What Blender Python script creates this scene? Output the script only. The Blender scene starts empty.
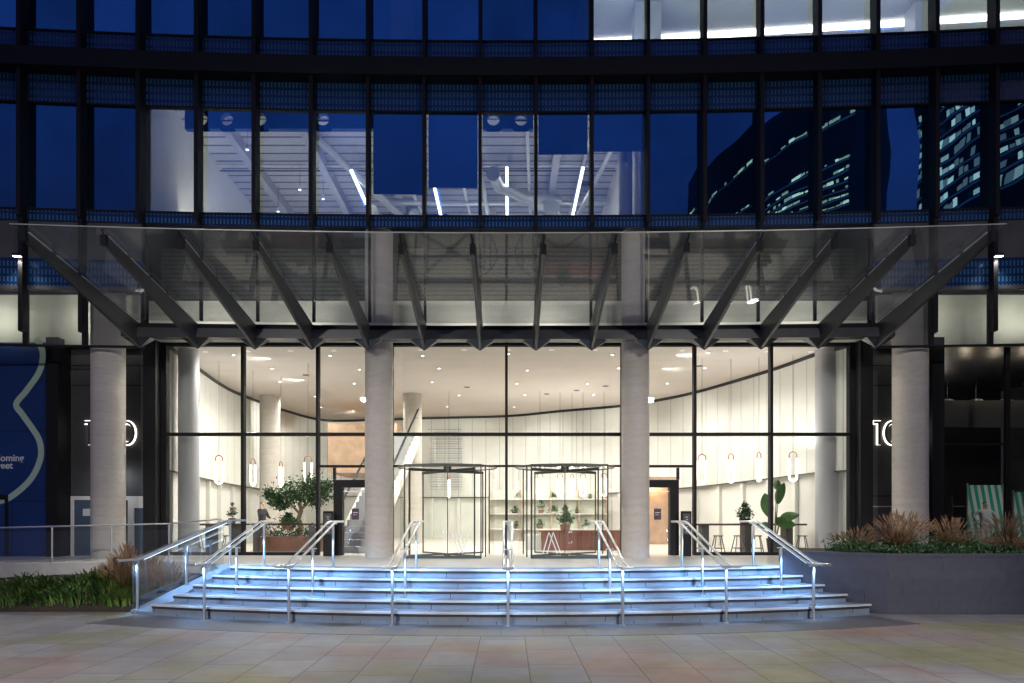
import bpy, bmesh, math, random
from mathutils import Vector, Matrix, Euler
random.seed(7)
R = math.radians
sc = bpy.context.scene
COL = sc.collection
EYE = 1.83; F = 680.0; CX = 508.0; CY = 515.0
def px(x, y, Y): return ((x-CX)/F*Y, Y, EYE+(CY-y)/F*Y)

# ------------------------------------------------------------------ materials
def newmat(name):
    m = bpy.data.materials.new(name); m.use_nodes = True
    m.node_tree.nodes.clear()
    return m, m.node_tree.nodes, m.node_tree.links
def pbr(name, col, rough=.5, metal=0., noise=.0, nscale=6., spec=.5, bump=0., bscale=40., coat=0.):
    m, N, L = newmat(name)
    o = N.new('ShaderNodeOutputMaterial'); b = N.new('ShaderNodeBsdfPrincipled')
    b.inputs['Base Color'].default_value = (*col, 1); b.inputs['Roughness'].default_value = rough
    b.inputs['Metallic'].default_value = metal; b.inputs['Specular IOR Level'].default_value = spec
    b.inputs['Coat Weight'].default_value = coat
    L.new(b.outputs[0], o.inputs[0])
    if noise or bump:
        tc = N.new('ShaderNodeTexCoord')
    if noise:
        n = N.new('ShaderNodeTexNoise'); n.inputs['Scale'].default_value = nscale; n.inputs['Detail'].default_value = 5
        L.new(tc.outputs['Object'], n.inputs['Vector'])
        r = N.new('ShaderNodeMapRange'); r.inputs[1].default_value = .3; r.inputs[2].default_value = .7
        r.inputs[3].default_value = 1-noise; r.inputs[4].default_value = 1+noise
        L.new(n.outputs[0], r.inputs[0])
        v = N.new('ShaderNodeVectorMath'); v.operation = 'SCALE'; v.inputs[0].default_value = col
        L.new(r.outputs[0], v.inputs['Scale']); L.new(v.outputs[0], b.inputs['Base Color'])
        rr = N.new('ShaderNodeMapRange'); rr.inputs[3].default_value = max(0.02, rough*.8); rr.inputs[4].default_value = min(1, rough*1.25)
        L.new(n.outputs[0], rr.inputs[0]); L.new(rr.outputs[0], b.inputs['Roughness'])
    if bump:
        n2 = N.new('ShaderNodeTexNoise'); n2.inputs['Scale'].default_value = bscale; n2.inputs['Detail'].default_value = 4
        L.new(tc.outputs['Object'], n2.inputs['Vector'])
        bp = N.new('ShaderNodeBump'); bp.inputs['Strength'].default_value = bump; bp.inputs['Distance'].default_value = .02
        L.new(n2.outputs[0], bp.inputs['Height']); L.new(bp.outputs[0], b.inputs['Normal'])
    return m
def emit(name, col, s):
    m, N, L = newmat(name)
    o = N.new('ShaderNodeOutputMaterial'); e = N.new('ShaderNodeEmission')
    e.inputs[0].default_value = (*col, 1); e.inputs[1].default_value = s
    L.new(e.outputs[0], o.inputs[0]); return m
def schlick(N, L):
    w = N.new('ShaderNodeLayerWeight'); w.inputs[0].default_value = .5
    p = N.new('ShaderNodeMath'); p.operation = 'POWER'; L.new(w.outputs['Facing'], p.inputs[0]); p.inputs[1].default_value = 5
    q = N.new('ShaderNodeMath'); q.operation = 'MULTIPLY_ADD'; L.new(p.outputs[0], q.inputs[0]); q.inputs[1].default_value = .96; q.inputs[2].default_value = .04
    return q.outputs[0]
def glass(name, tint=(.95, .97, .96), refl=1.0, base=.0, gloss=(1, 1, 1), rough=.0, haze=0., hazecol=(.6, .6, .6)):
    """thin architectural glass: see-through with a Fresnel reflection; base = extra coating reflectance, haze = dust on the pane"""
    m, N, L = newmat(name)
    o = N.new('ShaderNodeOutputMaterial')
    t = N.new('ShaderNodeBsdfTransparent'); t.inputs[0].default_value = (*tint, 1)
    g = N.new('ShaderNodeBsdfGlossy'); g.inputs[0].default_value = (*gloss, 1); g.inputs['Roughness'].default_value = rough
    lw = schlick(N, L)
    mr = N.new('ShaderNodeMapRange'); mr.inputs[3].default_value = base; mr.inputs[4].default_value = max(refl, base)
    L.new(lw, mr.inputs[0])
    mx = N.new('ShaderNodeMixShader'); L.new(mr.outputs[0], mx.inputs[0])
    L.new(g.outputs[0], mx.inputs[2])
    if haze:
        d = N.new('ShaderNodeBsdfDiffuse'); d.inputs[0].default_value = (*hazecol, 1)
        tc = N.new('ShaderNodeTexCoord'); n = N.new('ShaderNodeTexNoise'); n.inputs['Scale'].default_value = 1.3; n.inputs['Detail'].default_value = 6
        L.new(tc.outputs['Object'], n.inputs['Vector'])
        r = N.new('ShaderNodeMapRange'); r.inputs[1].default_value = .3; r.inputs[2].default_value = .7
        r.inputs[3].default_value = haze*.6; r.inputs[4].default_value = haze*1.4
        L.new(n.outputs[0], r.inputs[0])
        m2 = N.new('ShaderNodeMixShader'); L.new(r.outputs[0], m2.inputs[0]); L.new(t.outputs[0], m2.inputs[1]); L.new(d.outputs[0], m2.inputs[2])
        L.new(m2.outputs[0], mx.inputs[1])
    else:
        L.new(t.outputs[0], mx.inputs[1])
    L.new(mx.outputs[0], o.inputs[0]); return m
def coated_glass(name, tint, base, gloss):
    m, N, L = newmat(name)
    o = N.new('ShaderNodeOutputMaterial')
    t = N.new('ShaderNodeBsdfTransparent'); t.inputs[0].default_value = (*tint, 1)
    g = N.new('ShaderNodeBsdfGlossy'); g.inputs['Roughness'].default_value = .0
    oi = N.new('ShaderNodeObjectInfo'); tc = N.new('ShaderNodeTexCoord')
    n = N.new('ShaderNodeTexNoise'); n.inputs['Scale'].default_value = .9; n.inputs['Detail'].default_value = 6; L.new(tc.outputs['Object'], n.inputs['Vector'])
    a = mth(N, L, 'ADD', mth(N, L, 'MULTIPLY', oi.outputs['Random'], .6), mth(N, L, 'MULTIPLY', n.outputs[0], .7))
    a = mth(N, L, 'ADD', a, .50)
    v = N.new('ShaderNodeVectorMath'); v.operation = 'SCALE'; v.inputs[0].default_value = gloss; L.new(a, v.inputs['Scale']); L.new(v.outputs[0], g.inputs[0])
    n2 = N.new('ShaderNodeTexNoise'); n2.inputs['Scale'].default_value = .55; n2.inputs['Detail'].default_value = 1
    off = N.new('ShaderNodeVectorMath'); off.operation = 'ADD'; L.new(tc.outputs['Object'], off.inputs[0])
    cb = N.new('ShaderNodeCombineXYZ'); L.new(mth(N, L, 'MULTIPLY', oi.outputs['Random'], 40.), cb.inputs[0]); L.new(cb.outputs[0], off.inputs[1]); L.new(off.outputs[0], n2.inputs['Vector'])
    bp = N.new('ShaderNodeBump'); bp.inputs['Strength'].default_value = .35; bp.inputs['Distance'].default_value = .03; L.new(n2.outputs[0], bp.inputs['Height']); L.new(bp.outputs[0], g.inputs['Normal'])
    lw = schlick(N, L)
    mr = N.new('ShaderNodeMapRange'); mr.inputs[3].default_value = base; mr.inputs[4].default_value = 1.0; L.new(lw, mr.inputs[0])
    mx = N.new('ShaderNodeMixShader'); L.new(mr.outputs[0], mx.inputs[0]); L.new(t.outputs[0], mx.inputs[1]); L.new(g.outputs[0], mx.inputs[2])
    L.new(mx.outputs[0], o.inputs[0]); return m
def mth(N, L, op, a, b=None, c=None):
    n = N.new('ShaderNodeMath'); n.operation = op
    for i, v in enumerate((a, b, c)):
        if v is None: continue
        if isinstance(v, (int, float)): n.inputs[i].default_value = v
        else: L.new(v, n.inputs[i])
    return n.outputs[0]

M = {}
M['black'] = pbr('black_metal', (.010, .010, .012), .6, 0, .2, 3, spec=.25)
M['dark'] = pbr('dark_metal', (.022, .022, .026), .4, .3, .2, 3)
M['char'] = pbr('charcoal_cladding', (.075, .075, .077), .5, 0, .15, 1.5)
M['fin'] = pbr('grey_steel_paint', (.055, .058, .062), .36, .25, .12, 4)
M['steel'] = pbr('stainless_steel', (.62, .64, .66), .42, 1, 0, 12)
M['white'] = pbr('white_paint', (.78, .77, .73), .5, 0, .04, 2)
M['ceil'] = pbr('ceiling_plaster', (.86, .79, .75), .7, 0, .03, .8)
M['soffit'] = pbr('soffit_panel', (.66, .66, .58), .6, 0, .06, 1.2)
M['tfloor'] = pbr('pale_stone_floor', (.62, .59, .53), .3, 0, .08, 1.5)
M['wood'] = pbr('red_brown_wood', (.17, .055, .035), .3, 0, .35, 5)
M['oak'] = pbr('oak_panel', (.42, .29, .20), .5, 0, .2, 3)
M['table'] = pbr('dark_table_top', (.06, .045, .04), .35)
M['greenmetal'] = pbr('dark_green_metal', (.03, .09, .055), .4)
M['doorframe'] = pbr('bronze_door_frame', (.07, .075, .06), .35, .4)
M['leaf'] = pbr('leaf_green', (.05, .11, .035), .5, 0, .5, 3)
M['leafd'] = pbr('leaf_dark', (.025, .07, .025), .5, 0, .5, 3)
M['bedleaf'] = pbr('bed_leaf_bright', (.10, .22, .05), .5, 0, .4, 3)
M['leafy'] = pbr('leaf_yellow_green', (.14, .19, .04), .55, 0, .5, 3)
M['bigleaf'] = pbr('banana_leaf', (.07, .17, .05), .35, 0, .3, 4)
M['plume'] = pbr('reddish_plume', (.26, .16, .09), .8, 0, .4, 4)
M['blade'] = pbr('tawny_blade', (.19, .115, .045), .7, 0, .4, 4)
M['straw'] = pbr('golden_straw', (.30, .22, .09), .7, 0, .4, 4)
M['bark'] = pbr('bark', (.30, .22, .15), .85, 0, .3, 12, bump=.5)
M['soil'] = pbr('soil', (.035, .025, .02), .9, 0, .3, 8, bump=.6)
M['pot'] = pbr('dark_planter', (.05, .045, .045), .5, 0, .1, 4)
M['terra'] = pbr('brown_planter', (.22, .10, .06), .5, 0, .2, 4)
M['suit'] = pbr('dark_suit', (.025, .027, .032), .8)
M['skin'] = pbr('skin', (.55, .36, .27), .5)
M['shirt'] = pbr('shirt', (.5, .52, .56), .8)
M['hair'] = pbr('grey_hair', (.12, .10, .09), .7)
M['hoard'] = pbr('blue_hoarding', (.012, .042, .17), .35, 0, .12, 1)
M['mint'] = pbr('mint_ribbon', (.42, .56, .46), .5)
M['letter'] = pbr('white_letter', (.75, .76, .76), .5)
M['blind'] = pbr('blue_roller_blind', (.006, .035, .17), .8, 0, .12, 2)
M['bluebeam'] = pbr('blue_bulkhead', (.01, .07, .28), .6, 0, .1, 2)
M['duct'] = pbr('pale_duct', (.62, .64, .62), .35, .5, .1, 3)
M['greybeam'] = pbr('grey_beam', (.45, .45, .48), .5)
M['doorblue'] = pbr('grey_blue_door', (.09, .13, .18), .4, 0, .1, 2)
M['sign'] = pbr('purple_sign', (.09, .04, .09), .5)
M['concd'] = pbr('kerb_concrete', (.52, .51, .48), .8, 0, .1, 3, bump=.2)
M['tube'] = emit('lamp_white', (1, .97, .9), 9)
M['pend'] = emit('pendant_glow', (1, .96, .88), 5)
M['spotem'] = emit('downlight_glow', (1, .93, .85), 7)
M['soffled'] = emit('soffit_led', (1, .97, .92), 6)
M['coldled'] = emit('cold_led', (.6, .78, 1), 5)
M['halo'] = emit('sign_halo', (1, .96, .86), 3.2)
M['litwin'] = emit('lit_window_warm', (1, .45, .22), 4)
M['litblue'] = emit('lit_window_cool', (1, .5, .36), 1.5)
M['lobglass'] = glass('lobby_glass', (.97, .985, .965), .85, .0)
M['doorglass'] = glass('door_glass', (.985, .995, .985), .3, .0, haze=.006, hazecol=(.7, .8, .7))
M['railglass'] = glass('balustrade_glass', (.965, .98, .98), 1.0, .01, haze=.015)
M['stairglass'] = glass('stair_glass', (.95, .97, .97), 1.2, .10, haze=.01)

M['sideglass'] = glass('soffit_glass', (.88, .9, .88), .9, .04, haze=.05)
M['cangl'] = glass('canopy_glass', (.92, .935, .935),   .6, .01, haze=.10, hazecol=(.55, .6, .64))

M['upglass'] = coated_glass('coated_facade_glass', (.82, .84, .84), .26, (.14, .56, 1.0))
def concrete_column():
    m, N, L = newmat('board_marked_concrete')
    o = N.new('ShaderNodeOutputMaterial'); b = N.new('ShaderNodeBsdfPrincipled'); b.inputs['Roughness'].default_value = .7
    L.new(b.outputs[0], o.inputs[0])
    tc = N.new('ShaderNodeTexCoord'); s = N.new('ShaderNodeSeparateXYZ'); L.new(tc.outputs['Object'], s.inputs[0])
    # horizontal bands of slightly different tone
    q = mth(N, L, 'FLOOR', mth(N, L, 'MULTIPLY', s.outputs[2], 9.0))
    wn = N.new('ShaderNodeTexWhiteNoise'); wn.noise_dimensions = '1D'; L.new(q, wn.inputs['W'])
    n = N.new('ShaderNodeTexNoise'); n.inputs['Scale'].default_value = 5; n.inputs['Detail'].default_value = 8
    mp = N.new('ShaderNodeMapping'); mp.inputs['Scale'].default_value = (1, 1, 3); L.new(tc.outputs['Object'], mp.inputs[0]); L.new(mp.outputs[0], n.inputs['Vector'])
    f = mth(N, L, 'ADD', mth(N, L, 'MULTIPLY', wn.outputs[0], .07), mth(N, L, 'MULTIPLY', n.outputs[0], .28))
    f = mth(N, L, 'ADD', f, .80)
    v = N.new('ShaderNodeVectorMath'); v.operation = 'SCALE'; v.inputs[0].default_value = (.58, .54, .49); L.new(f, v.inputs['Scale'])
    L.new(v.outputs[0], b.inputs['Base Color'])
    fr = mth(N, L, 'FRACT', mth(N, L, 'MULTIPLY', s.outputs[2], 9.0))
    g = mth(N, L, 'LESS_THAN', fr, .12)
    bp = N.new('ShaderNodeBump'); bp.inputs['Strength'].default_value = .5; bp.inputs['Distance'].default_value = .01; bp.invert = True
    L.new(mth(N, L, 'ADD', g, mth(N, L, 'MULTIPLY', n.outputs[0], .6)), bp.inputs['Height']); L.new(bp.outputs[0], b.inputs['Normal'])
    return m
M['column'] = concrete_column()

def paver_mat():
    m, N, L = newmat('granite_pavers')
    o = N.new('ShaderNodeOutputMaterial'); b = N.new('ShaderNodeBsdfPrincipled'); L.new(b.outputs[0], o.inputs[0])
    tc = N.new('ShaderNodeTexCoord'); s = N.new('ShaderNodeSeparateXYZ'); L.new(tc.outputs['Object'], s.inputs[0])
    u = mth(N, L, 'DIVIDE', mth(N, L, 'ADD', s.outputs[0], .41), .66)
    cu = mth(N, L, 'FLOOR', u)
    w1 = N.new('ShaderNodeTexWhiteNoise'); w1.noise_dimensions = '1D'; L.new(cu, w1.inputs['W'])
    v = mth(N, L, 'ADD', mth(N, L, 'DIVIDE', s.outputs[1], .9), mth(N, L, 'MULTIPLY', w1.outputs[0], 5.0))
    cv = mth(N, L, 'FLOOR', v)
    fu = mth(N, L, 'FRACT', u); fv = mth(N, L, 'FRACT', v)
    ju = mth(N, L, 'LESS_THAN', mth(N, L, 'ABSOLUTE', mth(N, L, 'SUBTRACT', fu, .5)), .4915)
    jv = mth(N, L, 'LESS_THAN', mth(N, L, 'ABSOLUTE', mth(N, L, 'SUBTRACT', fv, .5)), .494)
    stone = mth(N, L, 'MULTIPLY', ju, jv)
    cell = N.new('ShaderNodeCombineXYZ'); L.new(cu, cell.inputs[0]); L.new(cv, cell.inputs[1])
    wc = N.new('ShaderNodeTexWhiteNoise'); wc.noise_dimensions = '3D'; L.new(cell.outputs[0], wc.inputs['Vector'])
    # slab tint: some are olive, some red-brown; the tints gather in drifts
    mix = N.new('ShaderNodeVectorMath'); mix.operation = 'SCALE'; mix.inputs['Scale'].default_value = .16
    L.new(cell.outputs[0], mix.inputs[0])
    ad = N.new('ShaderNodeVectorMath'); ad.operation = 'ADD'; L.new(tc.outputs['Object'], ad.inputs[0]); L.new(mix.outputs[0], ad.inputs[1])
    n1 = N.new('ShaderNodeTexNoise'); n1.inputs['Scale'].default_value = .42; n1.inputs['Detail'].default_value = 2
    L.new(ad.outputs[0], n1.inputs['Vector'])
    n2 = N.new('ShaderNodeTexNoise'); n2.inputs['Scale'].default_value = .36; n2.inputs['Detail'].default_value = 2
    mp = N.new('ShaderNodeMapping'); mp.inputs['Location'].default_value = (13.1, 4.7, 0); L.new(ad.outputs[0], mp.inputs[0]); L.new(mp.outputs[0], n2.inputs['Vector'])
    def ramp(x, a, c):
        r = N.new('ShaderNodeMapRange'); r.inputs[1].default_value = a; r.inputs[2].default_value = c; L.new(x, r.inputs[0]); return r.outputs[0]
    ol = mth(N, L, 'MULTIPLY', ramp(n1.outputs[0], .48, .60), .75)
    ru = mth(N, L, 'MULTIPLY', ramp(n2.outputs[0], .53, .67), .75)
    fine = N.new('ShaderNodeTexNoise'); fine.inputs['Scale'].default_value = 3.0; fine.inputs['Detail'].default_value = 10; fine.inputs['Roughness'].default_value = .7
    L.new(tc.outputs['Object'], fine.inputs['Vector'])
    spk = N.new('ShaderNodeTexNoise'); spk.inputs['Scale'].default_value = 160; spk.inputs['Detail'].default_value = 2
    L.new(tc.outputs['Object'], spk.inputs['Vector'])
    def cmix(fac, a, c):
        x = N.new('ShaderNodeMix'); x.data_type = 'RGBA'
        L.new(fac, x.inputs[0])
        for i, q in ((6, a), (7, c)):
            if isinstance(q, tuple): x.inputs[i].default_value = (*q, 1)
            else: L.new(q, x.inputs[i])
        return x.outputs[2]
    base = cmix(wc.outputs[0], (.225, .222, .222), (.29, .284, .28))
    base = cmix(ol, base, (.235, .23, .105))
    base = cmix(ru, base, (.30, .175, .12))
    vv = mth(N, L, 'ADD', mth(N, L, 'MULTIPLY', fine.outputs[0], .55), mth(N, L, 'MULTIPLY', spk.outputs[0], .35))
    grime = N.new('ShaderNodeTexNoise'); grime.inputs['Scale'].default_value = .8; grime.inputs['Detail'].default_value = 9; grime.inputs['Roughness'].default_value = .75
    L.new(tc.outputs['Object'], grime.inputs['Vector'])
    gr_ = N.new('ShaderNodeMapRange'); gr_.inputs[1].default_value = .4; gr_.inputs[2].default_value = .62; gr_.inputs[3].default_value = .80; gr_.inputs[4].default_value = 1.08; L.new(grime.outputs[0], gr_.inputs[0])
    vor = N.new('ShaderNodeTexVoronoi'); vor.inputs['Scale'].default_value = 2.2; L.new(tc.outputs['Object'], vor.inputs['Vector'])
    gum = mth(N, L, 'ADD', mth(N, L, 'MULTIPLY', mth(N, L, 'GREATER_THAN', vor.outputs['Distance'], .045), .28), .72)
    vv = mth(N, L, 'MULTIPLY', mth(N, L, 'MULTIPLY', mth(N, L, 'ADD', vv, .55), gr_.outputs[0]), gum)
    sv = N.new('ShaderNodeVectorMath'); sv.operation = 'SCALE'; L.new(base, sv.inputs[0]); L.new(vv, sv.inputs['Scale'])
    fin = cmix(stone, (.05, .05, .048), sv.outputs[0])
    L.new(fin, b.inputs['Base Color'])
    rr = N.new('ShaderNodeMapRange'); rr.inputs[3].default_value = .35; rr.inputs[4].default_value = .75; L.new(fine.outputs[0], rr.inputs[0]); L.new(rr.outputs[0], b.inputs['Roughness'])
    bp = N.new('ShaderNodeBump'); bp.inputs['Strength'].default_value = .5; bp.inputs['Distance'].default_value = .006
    L.new(mth(N, L, 'ADD', stone, mth(N, L, 'MULTIPLY', spk.outputs[0], .2)), bp.inputs['Height']); L.new(bp.outputs[0], b.inputs['Normal'])
    return m
M['paver'] = paver_mat()

def step_mat(name, col, pitch=1.15, jw=.006):
    m, N, L = newmat(name)
    o = N.new('ShaderNodeOutputMaterial'); b = N.new('ShaderNodeBsdfPrincipled'); L.new(b.outputs[0], o.inputs[0]); b.inputs['Roughness'].default_value = .45
    tc = N.new('ShaderNodeTexCoord'); s = N.new('ShaderNodeSeparateXYZ'); L.new(tc.outputs['Object'], s.inputs[0])
    row = mth(N, L, 'FLOOR', mth(N, L, 'DIVIDE', mth(N, L, 'SUBTRACT', s.outputs[2], .0585), .15))
    w = N.new('ShaderNodeTexWhiteNoise'); w.noise_dimensions = '1D'; L.new(row, w.inputs['W'])
    u = mth(N, L, 'ADD', mth(N, L, 'DIVIDE', s.outputs[0], pitch), w.outputs[0])
    f = mth(N, L, 'ABSOLUTE', mth(N, L, 'SUBTRACT', mth(N, L, 'FRACT', u), .5))
    j = mth(N, L, 'LESS_THAN', f, .5-jw)
    cell = N.new('ShaderNodeCombineXYZ'); L.new(mth(N, L, 'FLOOR', u), cell.inputs[0]); L.new(row, cell.inputs[1])
    wc = N.new('ShaderNodeTexWhiteNoise'); L.new(cell.outputs[0], wc.inputs['Vector'])
    n = N.new('ShaderNodeTexNoise'); n.inputs['Scale'].default_value = 7; n.inputs['Detail'].default_value = 8; L.new(tc.outputs['Object'], n.inputs['Vector'])
    f2 = mth(N, L, 'ADD', mth(N, L, 'ADD', mth(N, L, 'MULTIPLY', wc.outputs[0], .14), mth(N, L, 'MULTIPLY', n.outputs[0], .5)), .68)
    f2 = mth(N, L, 'MULTIPLY', f2, mth(N, L, 'ADD', mth(N, L, 'MULTIPLY', j, .75), .25))
    v = N.new('ShaderNodeVectorMath'); v.operation = 'SCALE'; v.inputs[0].default_value = col; L.new(f2, v.inputs['Scale']); L.new(v.outputs[0], b.inputs['Base Color'])
    return m
M['step'] = step_mat('step_granite', (.165, .205, .26))
M['edge'] = pbr('granite_edge_highlight', (.46, .48, .50), .4, 0, .1, 6)  # paler stone paints the light caught by the tread fronts
M['nosing_shade'] = pbr('painted_nosing_shade', (.03, .03, .035), .6)  # near-black colour for the shade below the tread overhang
M['planter'] = step_mat('planter_stone', (.065, .07, .095), 2.2, .002)
M['border'] = step_mat('dark_border_paver', (.10, .10, .108), .66, .008)

def perforated():
    m, N, L = newmat('perforated_blue_metal')
    o = N.new('ShaderNodeOutputMaterial'); b = N.new('ShaderNodeBsdfPrincipled'); L.new(b.outputs[0], o.inputs[0]); b.inputs['Roughness'].default_value = .4
    tc = N.new('ShaderNodeTexCoord'); s = N.new('ShaderNodeSeparateXYZ'); L.new(tc.outputs['Object'], s.inputs[0])
    fu = mth(N, L, 'FRACT', mth(N, L, 'MULTIPLY', s.outputs[0], 12.0)); fv = mth(N, L, 'FRACT', mth(N, L, 'MULTIPLY', s.outputs[2], 5.6))
    a = mth(N, L, 'MULTIPLY', mth(N, L, 'GREATER_THAN', fu, .55), mth(N, L, 'LESS_THAN', mth(N, L, 'ABSOLUTE', mth(N, L, 'SUBTRACT', fv, .5)), .33))
    x = N.new('ShaderNodeMix'); x.data_type = 'RGBA'; L.new(a, x.inputs[0])
    x.inputs[6].default_value = (.010, .045, .15, 1); x.inputs[7].default_value = (.04, .13, .26, 1)
    L.new(x.outputs[2], b.inputs['Base Color'])
    mr = N.new('ShaderNodeMapRange'); mr.inputs[3].default_value = .25; mr.inputs[4].default_value = .7; L.new(a, mr.inputs[0]); L.new(mr.outputs[0], b.inputs['Roughness'])
    b.inputs['Metallic'].default_value = .35
    bp = N.new('ShaderNodeBump'); bp.inputs['Strength'].default_value = .6; bp.inputs['Distance'].default_value = .01; L.new(a, bp.inputs['Height']); L.new(bp.outputs[0], b.inputs['Normal'])
    return m
M['perf'] = perforated()

def stripes(name, c1, c2, axis, freq, duty=.5, slant=0.):
    m, N, L = newmat(name)
    o = N.new('ShaderNodeOutputMaterial'); b = N.new('ShaderNodeBsdfPrincipled'); L.new(b.outputs[0], o.inputs[0]); b.inputs['Roughness'].default_value = .5
    tc = N.new('ShaderNodeTexCoord'); s = N.new('ShaderNodeSeparateXYZ'); L.new(tc.outputs['Object'], s.inputs[0])
    u = mth(N, L, 'MULTIPLY', s.outputs[axis], freq)
    if slant: u = mth(N, L, 'ADD', u, mth(N, L, 'MULTIPLY', s.outputs[2 if axis != 2 else 0], slant))
    a = mth(N, L, 'GREATER_THAN', mth(N, L, 'FRACT', u), duty)
    x = N.new('ShaderNodeMix'); x.data_type = 'RGBA'; L.new(a, x.inputs[0]); x.inputs[6].default_value = (*c1, 1); x.inputs[7].default_value = (*c2, 1)
    L.new(x.outputs[2], b.inputs['Base Color'])
    bp = N.new('ShaderNodeBump'); bp.inputs['Strength'].default_value = .5; bp.inputs['Distance'].default_value = .02; L.new(a, bp.inputs['Height']); L.new(bp.outputs[0], b.inputs['Normal'])
    return m
M['deck'] = stripes('corrugated_deck', (.11, .10, .12), (.50, .50, .51), 1, 2.4, .17)
M['louvre'] = stripes('dark_louvre', (.03, .03, .032), (.075, .08, .08), 2, 9, .4)
M['greenstripe'] = stripes('green_white_stripe', (.55, .6, .55), (.02, .30, .22), 0, 5, .5, .9)

# ------------------------------------------------------------------ mesh helpers
class MB:
    def __init__(s): s.v = []; s.f = []; s.mi = []; s.cur = 0
    def add(s, vs, fs):
        b = len(s.v); s.v += [tuple(v) for v in vs]
        for f in fs: s.f.append(tuple(b+i for i in f)); s.mi.append(s.cur)
        return s
    def box(s, x0, x1, y0, y1, z0, z1):
        return s.add([(x0, y0, z0), (x1, y0, z0), (x1, y1, z0), (x0, y1, z0), (x0, y0, z1), (x1, y0, z1), (x1, y1, z1), (x0, y1, z1)],
                     [(0, 3, 2, 1), (4, 5, 6, 7), (0, 1, 5, 4), (1, 2, 6, 5), (2, 3, 7, 6), (3, 0, 4, 7)])
    def slab(s, a, b, t0, t1, z0, z1):
        """upright box along the plan segment a->b, from t0 to t1 on its left normal"""
        a = Vector(a[:2]); b = Vector(b[:2]); d = (b-a).normalized(); n = Vector((-d.y, d.x))
        P = [a+n*t0, b+n*t0, b+n*t1, a+n*t1]
        return s.add([(p.x, p.y, z0) for p in P]+[(p.x, p.y, z1) for p in P],
                     [(0, 3, 2, 1), (4, 5, 6, 7), (0, 1, 5, 4), (1, 2, 6, 5), (2, 3, 7, 6), (3, 0, 4, 7)])
    def prism(s, poly, z0, z1):
        n = len(poly)
        def zz(z, i): return z[i] if isinstance(z, (list, tuple)) else z
        return s.add([(p[0], p[1], zz(z0, i)) for i, p in enumerate(poly)]+[(p[0], p[1], zz(z1, i)) for i, p in enumerate(poly)],
                     [tuple(range(n-1, -1, -1)), tuple(range(n, 2*n))]+[(i, (i+1) % n, n+(i+1) % n, n+i) for i in range(n)])
    def tube(s, p0, p1, r0, r1=None, n=10, cap=True):
        r1 = r0 if r1 is None else r1
        p0 = Vector(p0); p1 = Vector(p1); d = (p1-p0).normalized()
        u = d.orthogonal().normalized(); w = d.cross(u)
        vs = [p0+(u*math.cos(2*math.pi*i/n)+w*math.sin(2*math.pi*i/n))*r0 for i in range(n)]+[p1+(u*math.cos(2*math.pi*i/n)+w*math.sin(2*math.pi*i/n))*r1 for i in range(n)]
        fs = [(i, (i+1) % n, n+(i+1) % n, n+i) for i in range(n)]
        if cap: fs += [tuple(range(n-1, -1, -1)), tuple(range(n, 2*n))]
        return s.add(vs, fs)
    def path(s, pts, r, n=10):
        pts = [Vector(p) for p in pts]; rings = []
        u = None
        for i, p in enumerate(pts):
            d = (pts[min(i+1, len(pts)-1)]-pts[max(i-1, 0)]).normalized()
            u = d.orthogonal().normalized() if u is None else (u-d*u.dot(d)).normalized()
            w = d.cross(u); rr = r[i] if isinstance(r, (list, tuple)) else r
            rings.append([p+(u*math.cos(2*math.pi*k/n)+w*math.sin(2*math.pi*k/n))*rr for k in range(n)])
        vs = [v for q in rings for v in q]; fs = []
        for i in range(len(pts)-1):
            for k in range(n): fs.append((i*n+k, i*n+(k+1) % n, (i+1)*n+(k+1) % n, (i+1)*n+k))
        fs += [tuple(range(n-1, -1, -1)), tuple(range((len(pts)-1)*n, len(pts)*n))]
        return s.add(vs, fs)
    def build(s, name, mats, parent=None, smooth=False, bevel=0.):
        me = bpy.data.meshes.new(name); me.from_pydata(s.v, [], s.f); me.update()
        mats = mats if isinstance(mats, (list, tuple)) else [mats]
        for m in mats: me.materials.append(M[m] if isinstance(m, str) else m)
        for i, p in enumerate(me.polygons): p.material_index = s.mi[i]; p.use_smooth = smooth
        o = bpy.data.objects.new(name, me); COL.objects.link(o)
        if parent: o.parent = parent
        if smooth:
            me.set_sharp_from_angle(angle=R(40))
        if bevel:
            b = o.modifiers.new('edge', 'BEVEL'); b.width = bevel; b.segments = 2; b.limit_method = 'ANGLE'; b.angle_limit = R(40)
        return o
def tag(o, label=None, cat=None, group=None, kind=None):
    if label: o['label'] = label
    if cat: o['category'] = cat
    if group: o['group'] = group
    if kind: o['kind'] = kind
    return o
def empty(name, loc=(0, 0, 0), rz=0.):
    o = bpy.data.objects.new(name, None); COL.objects.link(o); o.location = loc; o.rotation_euler.z = rz; o.empty_display_size = .2; return o
def kids(o): return [c for c in bpy.data.objects if c.parent == o]
def copy_tree(o, parent=None):
    c = o.copy(); COL.objects.link(c)
    if parent: c.parent = parent
    for ch in kids(o): copy_tree(ch, c)
    return c
def struct(o): o['kind'] = 'structure'; return o
def light(kind, loc, energy, col=(1, 1, 1), size=.2, spot=None, blend=.6, target=None, parent=None):
    d = bpy.data.lights.new('lamp_or_fill', kind); d.energy = energy; d.color = col
    if kind == 'AREA': d.shape = 'DISK'; d.size = size
    else: d.shadow_soft_size = size
    if kind == 'SPOT': d.spot_size = R(spot); d.spot_blend = blend
    o = bpy.data.objects.new('lamp_or_fill', d); COL.objects.link(o); o.location = loc
    if target is not None:
        o.rotation_euler = (Vector(target)-Vector(loc)).to_track_quat('-Z', 'Y').to_euler()
    if parent: o.parent = parent
    return o
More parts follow.
